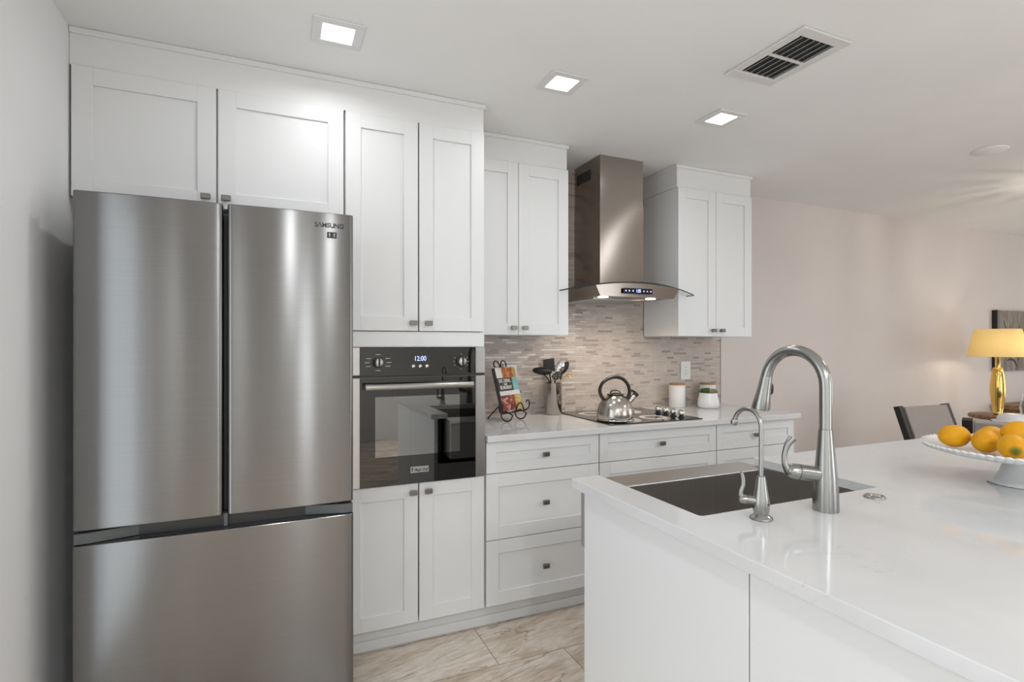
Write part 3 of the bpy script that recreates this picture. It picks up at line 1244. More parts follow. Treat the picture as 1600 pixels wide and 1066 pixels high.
def ring(bm, c, r0, r1, z):
    lathe(bm, [(r0, z), (r1, z), (r1, z + 0.0003), (r0, z + 0.0003)], (c[0], c[1], 0), 48, close=True)


for (x, y, r) in ((1.745, 2.47, 0.105), (1.735, 2.765, 0.082), (1.975, 2.775, 0.105), (1.975, 2.49, 0.082)):
    b = bm_new()
    ring(b, (x, y), r * 0.62, r, 0.9126)
    obj('burner_ring', b, 'ring', t)
for y in (2.415, 2.483, 2.551, 2.619):
    b = bm_new()
    lathe(b, [(0, 0.9127), (0.020, 0.9127), (0.020, 0.917), (0.0125, 0.918), (0.0125, 0.930)], (2.110, y, 0), 24, mi=1)
    lathe(b, [(0, 0.930), (0.0185, 0.930), (0.0195, 0.933), (0.0185, 0.9505), (0.017, 0.952), (0, 0.952)], (2.110, y, 0), 24)
    box(b, 2.107, 2.113, y - 0.0175, y + 0.0175, 0.9521, 0.9575, 0.0012, mi=0)
    obj('knob', b, ['chrome', 'black'], t)

# ------------------------------------------------------------------ kettle
KX, KY, KZ = 1.700, 2.470, 0.9132
t = thing('kettle', 'brushed steel whistling kettle with black looped handle on the cooktop', 'kettle', (KX, KY, KZ))
b = bm_new()
lathe(b, [(0, 0), (0.098, 0), (0.1015, 0.004), (0.1015, 0.010), (0.0985, 0.013), (0.1005, 0.022), (0.1005, 0.042), (0.097, 0.066), (0.088, 0.092), (0.073, 0.115), (0.056, 0.130), (0.045, 0.136), (0.043, 0.139), (0, 0.139)], (KX, KY, KZ), 56)
obj('body', b, 'kettle', t)
b = bm_new()
lathe(b, [(0, 0.1395), (0.042, 0.1395), (0.041, 0.143), (0.030, 0.149), (0.014, 0.152), (0, 0.1525)], (KX, KY, KZ), 36)
ld = obj('lid', b, 'kettle', t)
b = bm_new()
lathe(b, [(0.0425, 0.1395), (0.0455, 0.1395), (0.0455, 0.1435), (0.0425, 0.1445)], (KX, KY, KZ), 36, close=True)
obj('lid_rim', b, 'black', ld)
# handle loop lies in the plane facing the camera
hd = Vector((cos(radians(-14)), sin(radians(-14)), 0))
b = bm_new()
pts = [Vector((KX, KY, KZ)) + hd * u + Vector((0, 0, z)) for u, z in ((-0.030, 0.150), (-0.022, 0.1585), (-0.008, 0.1635), (0.008, 0.1635), (0.022, 0.1585), (0.030, 0.150))]
tube(b, spline(pts, 4), 0.0038, 10, flat=(0.8, 1.5))
obj('lid_grip', b, 'black', ld)


def kp(u, z):
    return Vector((KX, KY, KZ + z)) + hd * u


b = bm_new()
pts = spline([kp(-0.066, 0.113), kp(-0.083, 0.140), kp(-0.088, 0.172), kp(-0.070, 0.208), kp(-0.035, 0.229), kp(0.004, 0.236), kp(0.042, 0.225), kp(0.070, 0.198), kp(0.082, 0.162), kp(0.078, 0.135), kp(0.066, 0.116)], 6)
rr = [0.0125 - 0.0015 * sin(pi * i / (len(pts) - 1)) for i in range(len(pts))]
tube(b, pts, rr, 14, flat=(0.75, 1.25))
obj('handle', b, 'black', t)
b = bm_new()
pts = spline([kp(-0.085, 0.190), kp(-0.060, 0.223), kp(-0.020, 0.2415), kp(0.018, 0.2435), kp(0.052, 0.228), kp(0.074, 0.203)], 6)
tube(b, pts, 0.0060, 10, flat=(0.7, 1.9))
obj('handle_inlay', b, 'kettle', t)
b = bm_new()
tube(b, [kp(0.072, 0.098), kp(0.092, 0.116), kp(0.110, 0.133)], [0.018, 0.0145, 0.0125], 18)
obj('spout', b, 'kettle', t)
b = bm_new()
tube(b, [kp(0.1105, 0.1335), kp(0.124, 0.1465)], [0.0145, 0.0155], 18)
tube(b, spline([kp(0.083, 0.160), kp(0.098, 0.160), kp(0.114, 0.152)], 4), 0.006, 10)
obj('spout_cap', b, 'black', t)

# ------------------------------------------------------------------ jars, planter, outlets, utensils


def canister(x, y, r, h, label):
    t = thing('canister', label, 'canister', (x, y, 0.9075), 0, 'white canisters with wooden lids')
    b = bm_new()
    lathe(b, [(0, 0), (r - 0.003, 0), (r, 0.003), (r, h - 0.002), (r - 0.002, h), (0, h)], (x, y, 0.9075), 48)
    obj('jar', b, 'ceramic_matte', t)
    b = bm_new()
    lathe(b, [(0, h + 0.0005), (r - 0.002, h + 0.0005), (r, h + 0.002), (r, h + 0.009), (r - 0.004, h + 0.012), (0, h + 0.012)], (x, y, 0.9075), 48)
    obj('lid', b, 'lidwood', t)


canister(2.470, 2.868, 0.053, 0.148, 'white canister with wooden lid standing alone below the wall outlet')
canister(2.752, 2.885, 0.053, 0.142, 'white canister with wooden lid partly hidden behind the succulent pot')

PX, PY = 2.630, 2.750
t = thing('potted_succulent', 'small succulents in a round white ceramic pot', 'potted plant', (PX, PY, 0.9075))
b = bm_new()
lathe(b, [(0, 0), (0.058, 0), (0.066, 0.006), (0.070, 0.022), (0.068, 0.045), (0.061, 0.074), (0.056, 0.100), (0.053, 0.100), (0.055, 0.085), (0, 0.085)], (PX, PY, 0.9075), 48)
obj('pot', b, 'ceramic', t)
b = bm_new()
lathe(b, [(0, 0.0855), (0.0525, 0.0855), (0.0515, 0.092), (0, 0.094)], (PX, PY, 0.9075), 28)
obj('soil', b, 'soil', t)
random.seed(11)
for i, (dx, dy, s, m) in enumerate(((-0.030, -0.018, 1.35, 'green'), (0.000, -0.026, 1.4, 'greenb'), (0.030, -0.012, 1.35, 'green'), (0.012, 0.018, 1.6, 'green'), (-0.022, 0.020, 1.5, 'green'))):
    b = bm_new()
    for ringi, (n, tilt, ln) in enumerate(((7, 22, 0.026), (6, 48, 0.026), (4, 72, 0.024))):
        for k in range(n):
            a = 2 * pi * k / n + ringi * 0.5 + i
            d = Vector((cos(a) * cos(radians(tilt)), sin(a) * cos(radians(tilt)), sin(radians(tilt))))
            p = Vector((PX + dx, PY + dy, 0.9075 + 0.096))
            tube(b, [p, p + d * ln * 0.45 * s, p + d * ln * 0.8 * s, p + d * ln * s], [0.003 * s, 0.0058 * s, 0.0045 * s, 0.0008], 8, flat=(0.6, 1.1))
    obj('rosette', b, m, t)


def outlet(xc, zc, label):
    t = thing('wall_outlet', label, 'outlet', (xc, 2.9615, zc))
    b = bm_new()
    box(b, xc - 0.0425, xc + 0.0425, 2.956, 2.9614, zc - 0.0635, zc + 0.0635, 0.002, 2)
    obj('cover_plate', b, 'white_plastic', t)
    for dz in (-0.022, 0.022):
        b = bm_new()
        box(b, xc - 0.0165, xc + 0.0165, 2.9545, 2.9559, zc + dz - 0.0165, zc + dz + 0.0165, 0.0006)
        s = obj('socket', b, 'white_plastic', t)
        for dx in (-0.006, 0.006):
            b = bm_new()
            box(b, xc + dx - 0.001, xc + dx + 0.001, 2.9540, 2.9544, zc + dz - 0.003, zc + dz + 0.005)
            obj('slot', b, 'black', s)
    b = bm_new()
    lathe(b, [(0, 0), (0.003, 0), (0.003, 0.0012), (0, 0.0012)], (xc, 2.9559, zc), 12, Matrix.Rotation(radians(90), 4, 'X'))
    obj('screw', b, 'nickel', t)


outlet(2.622, 1.147, 'white wall outlet on the tiles above the canister')
outlet(1.283, 1.143, 'white wall outlet mostly hidden behind the cookbook')

# utensil crock
UX, UY, UZ = 1.532, 2.875, 0.9075
t = thing('utensil_crock', 'polished steel cylinder crock holding cooking utensils', 'crock', (UX, UY, UZ))
b = bm_new()
lathe(b, [(0, 0), (0.0495, 0), (0.0515, 0.002), (0.0515, 0.186), (0.0525, 0.189), (0.0500, 0.189), (0.0495, 0.186), (0.0495, 0.004), (0, 0.004)], (UX, UY, UZ), 48)
obj('cup', b, 'crock', t)
lat = Vector((cos(radians(-23.66)), sin(radians(-23.66)), 0))   # across the view
dep = Vector((sin(radians(23.66)), cos(radians(23.66)), 0))
C0 = Vector((UX, UY, UZ))


def up(u, d, z):
    return C0 + lat * u + dep * d + Vector((0, 0, z))


def utensil(name, label, mats):
    return thing(name, label, 'kitchen utensil', tuple(C0 + Vector((0, 0, 0.01))), 0, 'utensils in the steel crock')


# square turner
t = utensil('turner', 'black square turner standing in the steel crock', None)
b = bm_new()
tube(b, [up(0.012, 0.036, 0.012), up(-0.012, 0.036, 0.19), up(-0.022, 0.036, 0.262)], 0.0045, 10)
obj('handle', b, 'blackmat', t)
b = bm_new()
b2 = bmesh.new()
q = [up(-0.058, 0.034, 0.272), up(0.014, 0.034, 0.256), up(0.008, 0.038, 0.338), up(-0.060, 0.038, 0.328)]
q2 = [p + dep * 0.004 for p in q]
v0 = [b2.verts.new(p) for p in q]
v1 = [b2.verts.new(p) for p in q2]
b2.faces.new(v0)
b2.faces.new(v1)
for k in range(4):
    b2.faces.new((v0[k], v0[(k + 1) % 4], v1[(k + 1) % 4], v1[k]))
bmesh.ops.recalc_face_normals(b2, faces=list(b2.faces))
bmesh.ops.bevel(b2, geom=list(b2.edges), offset=0.0012, segments=1, affect='EDGES')
merge(b, b2)
obj('blade', b, 'blackmat', t)


def ladle(name, label, foot, mid, headc, rx, ry, tilt, m, hm, dish=0.5, slots=0):
    t = utensil(name, label, None)
    b = bm_new()
    tube(b, spline([foot, mid, headc - tilt * ry * 0.9], 4), 0.0042, 10)
    obj('handle', b, hm, t)
    b = bm_new()
    axis = tilt.normalized()
    side = lat
    nor = side.cross(axis).normalized()
    b2 = bmesh.new()
    n, k = 28, 6
    top = []
    bot = []
    for j in range(k + 1):
        r = j / k
        ring1 = []
        ring2 = []
        for i in range(n):
            a = 2 * pi * i / n
            depth = dish * rx * (1 - r * r)
            p = headc + side * (cos(a) * rx * r) + axis * (sin(a) * ry * r) + nor * depth
            ring1.append(b2.verts.new(p))
            ring2.append(b2.verts.new(p + nor * 0.0022))
        top.append(ring1)
        bot.append(ring2)
    for j in range(k):
        for i in range(n):
            i2 = (i + 1) % n
            if slots and 1 <= j <= 4 and (i % 4 == 0):
                continue
            b2.faces.new((top[j][i], top[j][i2], top[j + 1][i2], top[j + 1][i]))
            b2.faces.new((bot[j][i], bot[j + 1][i], bot[j + 1][i2], bot[j][i2]))
    for i in range(n):
        i2 = (i + 1) % n
        b2.faces.new((top[k][i], top[k][i2], bot[k][i2], bot[k][i]))
    bmesh.ops.remove_doubles(b2, verts=list(b2.verts), dist=0.0001)
    merge(b, b2)
    obj('head', b, m, t, smooth=True)
    return t


Zv = Vector((0, 0, 1))
ladle('ladle', 'black oval ladle leaning left out of the steel crock', up(0.025, -0.01, 0.012), up(-0.022, -0.02, 0.19), up(-0.068, -0.025, 0.262), 0.058, 0.026, (Zv * 0.9 - lat * 0.42).normalized(), 'blackmat', 'blackmat', 0.35)
ladle('slotted_spoon', 'black slotted spoon low in the middle of the steel crock', up(-0.02, -0.03, 0.012), up(0.006, -0.03, 0.19), up(0.018, -0.036, 0.232), 0.030, 0.022, (Zv * 0.95 + lat * 0.3).normalized(), 'blackmat', 'blackmat', 0.3, 1)
ladle('serving_spoon', 'polished steel slotted spoon standing upright in the crock', up(0.0, 0.0, 0.012), up(0.024, -0.008, 0.19), up(0.038, -0.012, 0.282), 0.027, 0.045, (Zv * 0.97 + lat * 0.2).normalized(), 'chrome', 'chrome', 0.3, 1)
ladle('solid_spoon', 'black solid spoon tilted right in the steel crock', up(0.012, 0.016, 0.012), up(0.041, 0.010, 0.19), up(0.070, 0.010, 0.280), 0.022, 0.042, (Zv * 0.93 + lat * 0.38).normalized(), 'blackmat', 'blackmat', 0.35)
t = utensil('tongs', 'gold wire loop utensil hooked over the right rim of the crock', None)
b = bm_new()
tube(b, spline([up(0.0, -0.02, 0.012), up(0.030, -0.020, 0.15), up(0.043, -0.018, 0.205), up(0.072, -0.015, 0.232)], 5), 0.0028, 8)
tube(b, spline([up(0.072, -0.015, 0.232), up(0.098, -0.012, 0.244), up(0.112, -0.010, 0.236), up(0.100, -0.012, 0.224), up(0.072, -0.015, 0.232)], 6), 0.0032, 8)
obj('wire', b, 'brass', t)

# ------------------------------------------------------------------ cookbook and its wire easel (local frame: x along the book, y backwards)
BRZ = radians(31)
BO = (1.171, 2.764, 0.9075)
LEAN = radians(15)


def bk(u, v, w=0.0, z0=0.054, y0=-0.030):
    """point on the leaning back plane: u across, v up the slope, w in front of it"""
    return Vector((u, y0 + v * sin(LEAN) - w * cos(LEAN), z0 + v * cos(LEAN) + w * sin(LEAN)))


t = thing('cookbook', 'paperback cookbook with dish photos on its cover, on a black wire easel', 'book', BO, BRZ)
BW, BH, BT = 0.186, 0.240, 0.020


def slab(bm, u0, u1, v0, v1, w0, w1, mi=0):
    b2 = bmesh.new()
    vs = [b2.verts.new(bk(u, v, w)) for u in (u0, u1) for v in (v0, v1) for w in (w0, w1)]
    for f in ((0, 1, 3, 2), (4, 6, 7, 5), (0, 4, 5, 1), (2, 3, 7, 6), (0, 2, 6, 4), (1, 5, 7, 3)):
        b2.faces.new([vs[i] for i in f]).material_index = mi
    bmesh.ops.recalc_face_normals(b2, faces=list(b2.faces))
    merge(bm, b2)


b = bm_new()
slab(b, -BW / 2 + 0.002, BW / 2 - 0.003, 0.003, BH - 0.003, 0.006, 0.006 + BT)
obj('pages', b, 'bookpaper', t, local=True)
b = bm_new()
x0, x1 = -BW / 2, BW / 2
w0, w1 = 0.0062 + BT, 0.0072 + BT
pat = [(x0, x1, 0.0, 0.006, 'x'),]
slab(b, x0, x1, 0, BH, 0.0045, 0.0056, 3)                     # back cover
slab(b, x0 - 0.001, x0 + 0.0008, 0, BH, 0.0045, w1, 0)         # spine
slab(b, x0, x0 + 0.055, 0.182, BH, w0, w1, 6)
slab(b, x0 + 0.055, x1 - 0.030, 0.182, BH, w0, w1, 1)
slab(b, x1 - 0.030, x1, 0.182, BH, w0, w1, 5)
slab(b, x0, x1 - 0.050, 0.108, 0.182, w0, w1, 0)
slab(b, x1 - 0.050, x1, 0.108, 0.182, w0, w1, 2)
slab(b, x0, x1, 0.084, 0.108, w0, w1, 3)
slab(b, x0, x1 - 0.060, 0.0, 0.084, w0, w1, 4)
slab(b, x1 - 0.060, x1, 0.0, 0.084, w0, w1, 5)
cv = obj('cover', b, ['cov_dark', 'food_orange', 'cov_teal', 'cov_white', 'food_red', 'food_yellow', 'bookpaper'], t, local=True)
for txt, v, sz, wd in (('EAT, DRINK,', 0.164, 0.027, 0.108), ('AND', 0.1455, 0.013, 0.030), ('BE MURRAY', 0.127, 0.027, 0.108)):
    p = bk((x0 + x1 - 0.050) / 2, v, w1 + 0.0003)
    lettering('title_lettering', txt, sz, 'cov_text', cv, p, (90 - 15, 0, 0), 0.0002, True, width=wd, bold=0.0006)

t = thing('book_easel', 'black wrought-iron wire easel with scrolled feet, on the counter by the oven tower', 'book stand', BO, BRZ)
WR = 0.0036


def bw(u, v):
    return bk(u, v, 0.0)


b = bm_new()
for s in (-1, 1):
    # side upright, scrolling out at the top into a curl
    top = BH + 0.008
    pts = [bw(s * 0.070, -0.004), bw(s * 0.070, 0.10), bw(s * 0.066, 0.19), bw(s * 0.030, top), bw(s * 0.006, top + 0.020)]
    tube(b, spline([bw(s * 0.062, -0.004), bw(s * 0.062, 0.12), bw(s * 0.058, 0.20), bw(s * 0.035, top - 0.008), bw(s * 0.004, top - 0.006)], 6), WR, 8)
    tube(b, spline([bw(s * 0.004, top - 0.012), bw(s * 0.006, top + 0.012), bw(s * 0.022, top + 0.034), bw(s * 0.046, top + 0.034), bw(s * 0.058, top + 0.016), bw(s * 0.050, top + 0.001)], 8), WR, 8)
tube(b, [bw(-0.062, 0.06), bw(0.062, 0.06)], WR, 8)
tube(b, [bw(-0.062, 0.14), bw(0.062, 0.14)], WR, 8)
obj('back_frame', b, 'iron', t, local=True)
b = bm_new()
tube(b, [bw(-0.115, -0.0045) - Vector((0, 0.033, 0)), bw(0.115, -0.0045) - Vector((0, 0.033, 0))], WR, 8)
for s in (-1, 1):
    tube(b, [bw(s * 0.062, -0.004), bw(s * 0.062, -0.0045) - Vector((0, 0.033, 0))], WR, 8)
# wavy lip holding the page open, and end curls
lip = []
fy = bw(0, 0)[1] - 0.034
zl = 0.052
lip = [(-0.020, fy, zl), (0.010, fy, zl + 0.004), (0.028, fy, zl + 0.032), (0.050, fy, zl + 0.044), (0.072, fy, zl + 0.032), (0.088, fy, zl + 0.004), (0.115, fy, zl)]
tube(b, spline(lip, 6), WR, 8)
tube(b, spline([(0.112, fy, zl), (0.135, fy, zl + 0.008), (0.146, fy, zl + 0.030), (0.136, fy, zl + 0.050), (0.118, fy, zl + 0.050), (0.112, fy, zl + 0.040)], 6), WR, 8)
tube(b, spline([(-0.112, fy, zl), (-0.135, fy, zl + 0.008), (-0.146, fy, zl + 0.030), (-0.136, fy, zl + 0.050), (-0.118, fy, zl + 0.050), (-0.112, fy, zl + 0.040)], 6), WR, 8)
obj('ledge', b, 'iron', t, local=True)
for s in (-1, 1):
    b = bm_new()
    y0 = bw(0, 0)[1]
    cz = 0.0355
    pts = [bw(s * 0.062, 0.055), bw(s * 0.064, 0.02) + Vector((0, 0.010, 0))]
    for k in range(13):
        a = radians(168 + k * 23)
        pts.append(Vector((s * 0.066, y0 - 0.026 + 0.036 * cos(a) * -1 * -1, cz + 0.0 + 0.0315 * sin(a))))
    tube(b, spline([tuple(p) for p in pts], 3), WR, 8)
    obj('scroll_foot', b, 'iron', t, local=True)
b = bm_new()
p0 = bw(0, 0.075)
tube(b, [bw(-0.062, 0.06), bw(0.0, 0.06)], WR, 8)
tube(b, [p0, Vector((-0.02, 0.105, 0.006))], WR, 8)
ellipsoid(b, (-0.02, 0.105, 0.0058), 0.0056, 0.0056, 0.0056)
obj('back_leg', b, 'iron', t, local=True)

# ------------------------------------------------------------------ island
IX0, IX1, IY0, IY1 = 0.852, 3.0, 0.345, 1.478
SX0, SX1, SY0 = 0.956, 1.633, 1.025


def rounded(pts, rads, n=5):
    out = []
    m = len(pts)
    for i, (p, r) in enumerate(zip(pts, rads)):
        p = Vector(p)
        if r <= 0:
            out.append(tuple(p))
            continue
        a = (Vector(pts[i - 1]) - p).normalized()
        c = (Vector(pts[(i + 1) % m]) - p).normalized()
        p1, p2 = p + a * r, p + c * r
        for k in range(n + 1):
            tt = k / n
            out.append(tuple((1 - tt) ** 2 * p1 + 2 * tt * (1 - tt) * p + tt * tt * p2))
    return out


b = bm_new()
poly = rounded([(IX0, IY0), (IX1, IY0), (IX1, IY1), (SX1, IY1), (SX1, SY0), (SX0, SY0), (SX0, IY1), (IX0, IY1)],
               [0.004, 0.004, 0.004, 0.004, 0.012, 0.012, 0.004, 0.004])
prism(b, poly, 'z', 0.8775, 0.907, 0.002, 2)
o = tag(obj('island_countertop', b, 'quartz'), 'white quartz island countertop notched round the sink', 'countertop')
recenter(o, (2.0, 0.9, 0.8775))

t = thing('kitchen_island', 'white panelled kitchen island under the sink countertop', 'kitchen island', (2.0, 0.9, 0))
b = bm_new()
for (x0, x1, y0, y1) in ((0.903, 0.93, 0.40, 1.42), (1.66, 2.95, 0.40, 1.42), (0.93, 1.66, 0.40, 0.99)):
    box(b, x0, x1, y0, y1, 0.10, 0.8765)
box(b, 0.93, 1.66, 0.99, 1.42, 0.10, 0.60)
box(b, 0.95, 2.9, 0.45, 1.36, 0.0, 0.10)
obj('carcass', b, 'shadowgap', t)
for y0, y1 in ((0.8095, 1.446), (0.40, 0.8060)):
    b = bm_new()
    box(b, 0.880, 0.902, y0, y1, 0.0, 0.8770, 0.001)
    obj('end_panel', b, 'cab', t)
b = bm_new()
box(b, 0.880, 2.97, 0.378, 0.399, 0.0, 0.8770, 0.001)
obj('seating_panel', b, 'cab', t)


def idoor(x0, x1, z0, z1):
    b = bm_new()
    bt = bm_new()
    shaker(bt, x0, x1, z0, z1, -1.441)
    for v in bt.verts:
        v.co.y = -v.co.y
    bmesh.ops.reverse_faces(bt, faces=list(bt.faces))
    merge(b, bt)
    d = obj('door', b, 'cab', t)
    return d


for x0, x1, z0, z1, kx, kz in ((0.905, 1.293, 0.11, 0.595, 1.26, 0.555), (1.297, 1.685, 0.11, 0.595, 1.33, 0.555), (1.70, 2.32, 0.11, 0.87, 1.74, 0.83), (2.324, 2.945, 0.11, 0.87, 2.90, 0.83)):
    d = idoor(x0, x1, z0, z1)
    b = bm_new()
    box(b, kx - 0.006, kx + 0.006, 1.4412, 1.457, kz - 0.006, kz + 0.006)
    box(b, kx - 0.0165, kx + 0.0165, 1.457, 1.469, kz - 0.010, kz + 0.010, 0.002)
    obj('knob', b, 'knob', d)

# apron-front sink
t = thing('sink', 'stainless apron-front sink set into the island', 'sink', (1.295, 1.25, 0.645))
ZR = 0.876
b = bm_new()
ix0, ix1, iy0, iy1 = 0.962, 1.627, 1.018, 1.425
box(b, ix0 - 0.012, ix0, iy0 - 0.012, iy1, 0.66, ZR, 0.0)
box(b, ix1, ix1 + 0.012, iy0 - 0.012, iy1, 0.66, ZR, 0.0)
box(b, ix0, ix1, iy0 - 0.012, iy0, 0.66, ZR)
box(b, ix0 - 0.012, ix1 + 0.012, iy0 - 0.012, iy1, 0.650, 0.660)
obj('basin', b, 'sink', t)
b = bm_new()
prof = rounded([(1.4255, 0.650), (1.575, 0.646), (1.575, ZR), (1.4255, ZR)], [0, 0.010, 0.030, 0.004], 8)
prism(b, prof, 'x', 0.944, 1.645, 0.004, 2)
obj('apron_front', b, 'sink', t)
b = bm_new()
lathe(b, [(0, 0.6603), (0.03, 0.6603), (0.045, 0.664), (0.055, 0.6645), (0.057, 0.6603)], (1.295, 1.22, 0), 32)
obj('drain', b, 'chrome', t)

# main faucet: spout reaches over the sink (+Y)
AX, AY, AZ = 1.282, 0.934, 0.9073
t = thing('kitchen_faucet', 'tall brushed nickel gooseneck faucet with pull-down head', 'faucet', (AX, AY, AZ))
b = bm_new()
lathe(b, [(0, 0), (0.0305, 0), (0.0305, 0.012), (0.0295, 0.040), (0.0270, 0.085), (0.0225, 0.135), (0.0185, 0.180), (0.0165, 0.206), (0, 0.206)], (AX, AY, AZ), 48)
obj('body', b, 'nickel', t)
b = bm_new()
zc, rc = 1.222, 0.091
pts = [(AX, AY, 1.1140), (AX, AY, 1.17), (AX, AY, zc)]
for k in range(1, 22):
    a = radians(180 - k * 8.0)
    pts.append((AX, AY + rc + rc * cos(a), zc + rc * sin(a)))
tube(b, pts, 0.0150, 28)
obj('spout', b, 'nickel', t)
e = Vector(pts[-1])
dv = (Vector(pts[-1]) - Vector(pts[-2])).normalized()
dv = (dv * 0.6 + Vector((-0.06, 0.12, -1)).normalized()).normalized()
hs = e + dv * 0.001
b = bm_new()
tube(b, [hs, hs + dv * 0.006, hs + dv * 0.035, hs + dv * 0.065, hs + dv * 0.093, hs + dv * 0.098], [0.0158, 0.0162, 0.0182, 0.0215, 0.0250, 0.0240], 32)
hd_ = obj('spray_head', b, 'nickel', t)
b = bm_new()
sv = Vector((0.75, -0.55, 0)).normalized()
p1 = hs + dv * 0.022 + sv * 0.0168
p2 = hs + dv * 0.056 + sv * 0.0205
tube(b, [p1, p1.lerp(p2, 0.15), p1.lerp(p2, 0.5), p1.lerp(p2, 0.85), p2], [0.0015, 0.0052, 0.0062, 0.0052, 0.0015], 14)
obj('spray_button', b, 'black', hd_)
hdir = Vector((-0.86, 0.42, 0.12)).normalized()
h0 = Vector((AX, AY, 0.996))
b = bm_new()
tube(b, [h0 + hdir * 0.020, h0 + hdir * 0.030, h0 + hdir * 0.068], [0.0195, 0.0195, 0.0195], 28)
tube(b, [h0 + hdir * 0.070, h0 + hdir * 0.083, h0 + hdir * 0.094, h0 + hdir * 0.100], [0.0195, 0.0192, 0.0165, 0.009], 28)
tube(b, [h0 + hdir * 0.067, h0 + hdir * 0.071], 0.0175, 28)
hub = h0 + hdir * 0.093
L = -lat
pts = spline([hub + Zv * 0.000, hub + L * 0.010 + Zv * 0.018, hub + L * 0.011 + Zv * 0.040, hub + L * 0.003 + Zv * 0.066, hub - L * 0.010 + Zv * 0.083], 6)
tube(b, pts, [0.012 - 0.0055 * sin(pi * 0.5 * min(1, i / 10)) + 0.0035 * max(0, (i - 14) / 10) for i in range(len(pts))], 16)
obj('lever_handle', b, 'nickel', t)

# filtered-water faucet
QX, QY = 1.076, 0.951
t = thing('water_filter_faucet', 'small brushed nickel drinking-water faucet left of the tall faucet', 'faucet', (QX, QY, AZ))
b = bm_new()
lathe(b, [(0, 0), (0.0255, 0), (0.0265, 0.002), (0.025, 0.005), (0.019, 0.009), (0.0165, 0.012), (0.0185, 0.020), (0.0195, 0.034), (0.0180, 0.052), (0.0140, 0.075), (0.0105, 0.098), (0.0095, 0.103), (0, 0.103)], (QX, QY, AZ), 40)
obj('body', b, 'nickel', t)
b = bm_new()
zc, rc = 1.128, 0.041
pts = [(QX, QY, 1.0105), (QX, QY, 1.07), (QX, QY, zc)]
for k in range(1, 20):
    a = radians(180 - k * 8.6)
    pts.append((QX, QY + rc + rc * cos(a), zc + rc * sin(a)))
tube(b, pts, 0.0055, 18)
e = Vector(pts[-1])
dv = (Vector(pts[-1]) - Vector(pts[-2])).normalized()
obj('spout', b, 'nickel', t)
b = bm_new()
tube(b, [e + dv * 0.0006, e + dv * 0.004, e + dv * 0.012, e + dv * 0.017], [0.0062, 0.0085, 0.0088, 0.0070], 20)
obj('spout_tip', b, 'nickel', t)
hdir = Vector((-0.86, 0.42, 0.12)).normalized()
h0 = Vector((QX, QY, AZ + 0.042))
b = bm_new()
tube(b, [h0 + hdir * 0.012, h0 + hdir * 0.035], 0.0100, 20)
tube(b, [h0 + hdir * 0.036, h0 + hdir * 0.048, h0 + hdir * 0.053], [0.0105, 0.0098, 0.006], 20)
hub = h0 + hdir * 0.046
pts = spline([hub, hub + L * 0.003 + Zv * 0.016, hub - L * 0.003 + Zv * 0.036, hub - L * 0.001 + Zv * 0.056, hub + L * 0.003 + Zv * 0.064], 5)
tube(b, pts, [0.0062 - 0.0022 * (i / (len(pts) - 1)) for i in range(len(pts))], 12)
obj('lever_handle', b, 'nickel', t)
b = bm_new()
n_ = Vector((0.10, -0.995, 0))
p = Vector((QX, QY, AZ + 0.038)) + n_ * 0.0188
tube(b, [p, p + n_ * 0.0012], 0.0022, 12)
obj('indicator_dot', b, 'black', t)

# air switch
t = thing('air_switch_button', 'small round nickel push button set flat in the island counter', 'button', (1.512, 0.957, 0.907))
b = bm_new()
lathe(b, [(0, 0.0003), (0.0262, 0.0003), (0.0265, 0.002), (0.0235, 0.006), (0.0165, 0.0065), (0.0165, 0.004), (0, 0.004)], (1.512, 0.957, 0.907), 40)
obj('collar', b, 'nickel', t)
b = bm_new()
lathe(b, [(0, 0.0042), (0.0150, 0.0042), (0.0150, 0.0065), (0.0125, 0.0085), (0, 0.009)], (1.512, 0.957, 0.907), 32)
obj('push_cap', b, 'chrome', t)

# ------------------------------------------------------------------ cake stand and oranges
CX, CY = 2.055, 0.870
t = thing('cake_stand', 'white scalloped pedestal cake stand on the island', 'cake stand', (CX, CY, 0.9073))
b = bm_new()
lathe(b, [(0, 0), (0.074, 0), (0.077, 0.003), (0.074, 0.008), (0.060, 0.018), (0.048, 0.036), (0.042, 0.060), (0.042, 0.082), (0, 0.082)], (CX, CY, 0.9073), 56)
obj('pedestal', b, 'ceramic', t)
b2 = bmesh.new()
n = 216
prof = [(0.0, 0.0825), (0.10, 0.0825), (0.20, 0.090), (0.232, 0.099), (0.240, 0.107), (0.236, 0.111), (0.225, 0.106), (0.19, 0.0985), (0.10, 0.093), (0.0, 0.093)]
rings = []
for r, z in prof:
    if r == 0:
        rings.append([b2.verts.new((CX, CY, 0.9073 + z))])
        continue
    rg = []
    for k in range(n):
        a = 2 * pi * k / n
        sc = 0.0
        if r > 0.22:
            sc = abs(sin(a * 36))
        rr2 = r + (0.006 * sc - 0.003) * (1 if r > 0.22 else 0)
        zz = z + (0.004 * sc if r > 0.234 else 0)
        rg.append(b2.verts.new((CX + rr2 * cos(a), CY + rr2 * sin(a), 0.9073 + zz)))
    rings.append(rg)
for a, c in zip(rings, rings[1:]):
    for k in range(n):
        k2 = (k + 1) % n
        if len(a) == 1:
            b2.faces.new((a[0], c[k], c[k2]))
        elif len(c) == 1:
            b2.faces.new((a[k], a[k2], c[0]))
        else:
            b2.faces.new((a[k], a[k2], c[k2], c[k]))
bmesh.ops.recalc_face_normals(b2, faces=list(b2.faces))
obj('plate', b2, 'ceramic', t, angle=60, smooth=True)

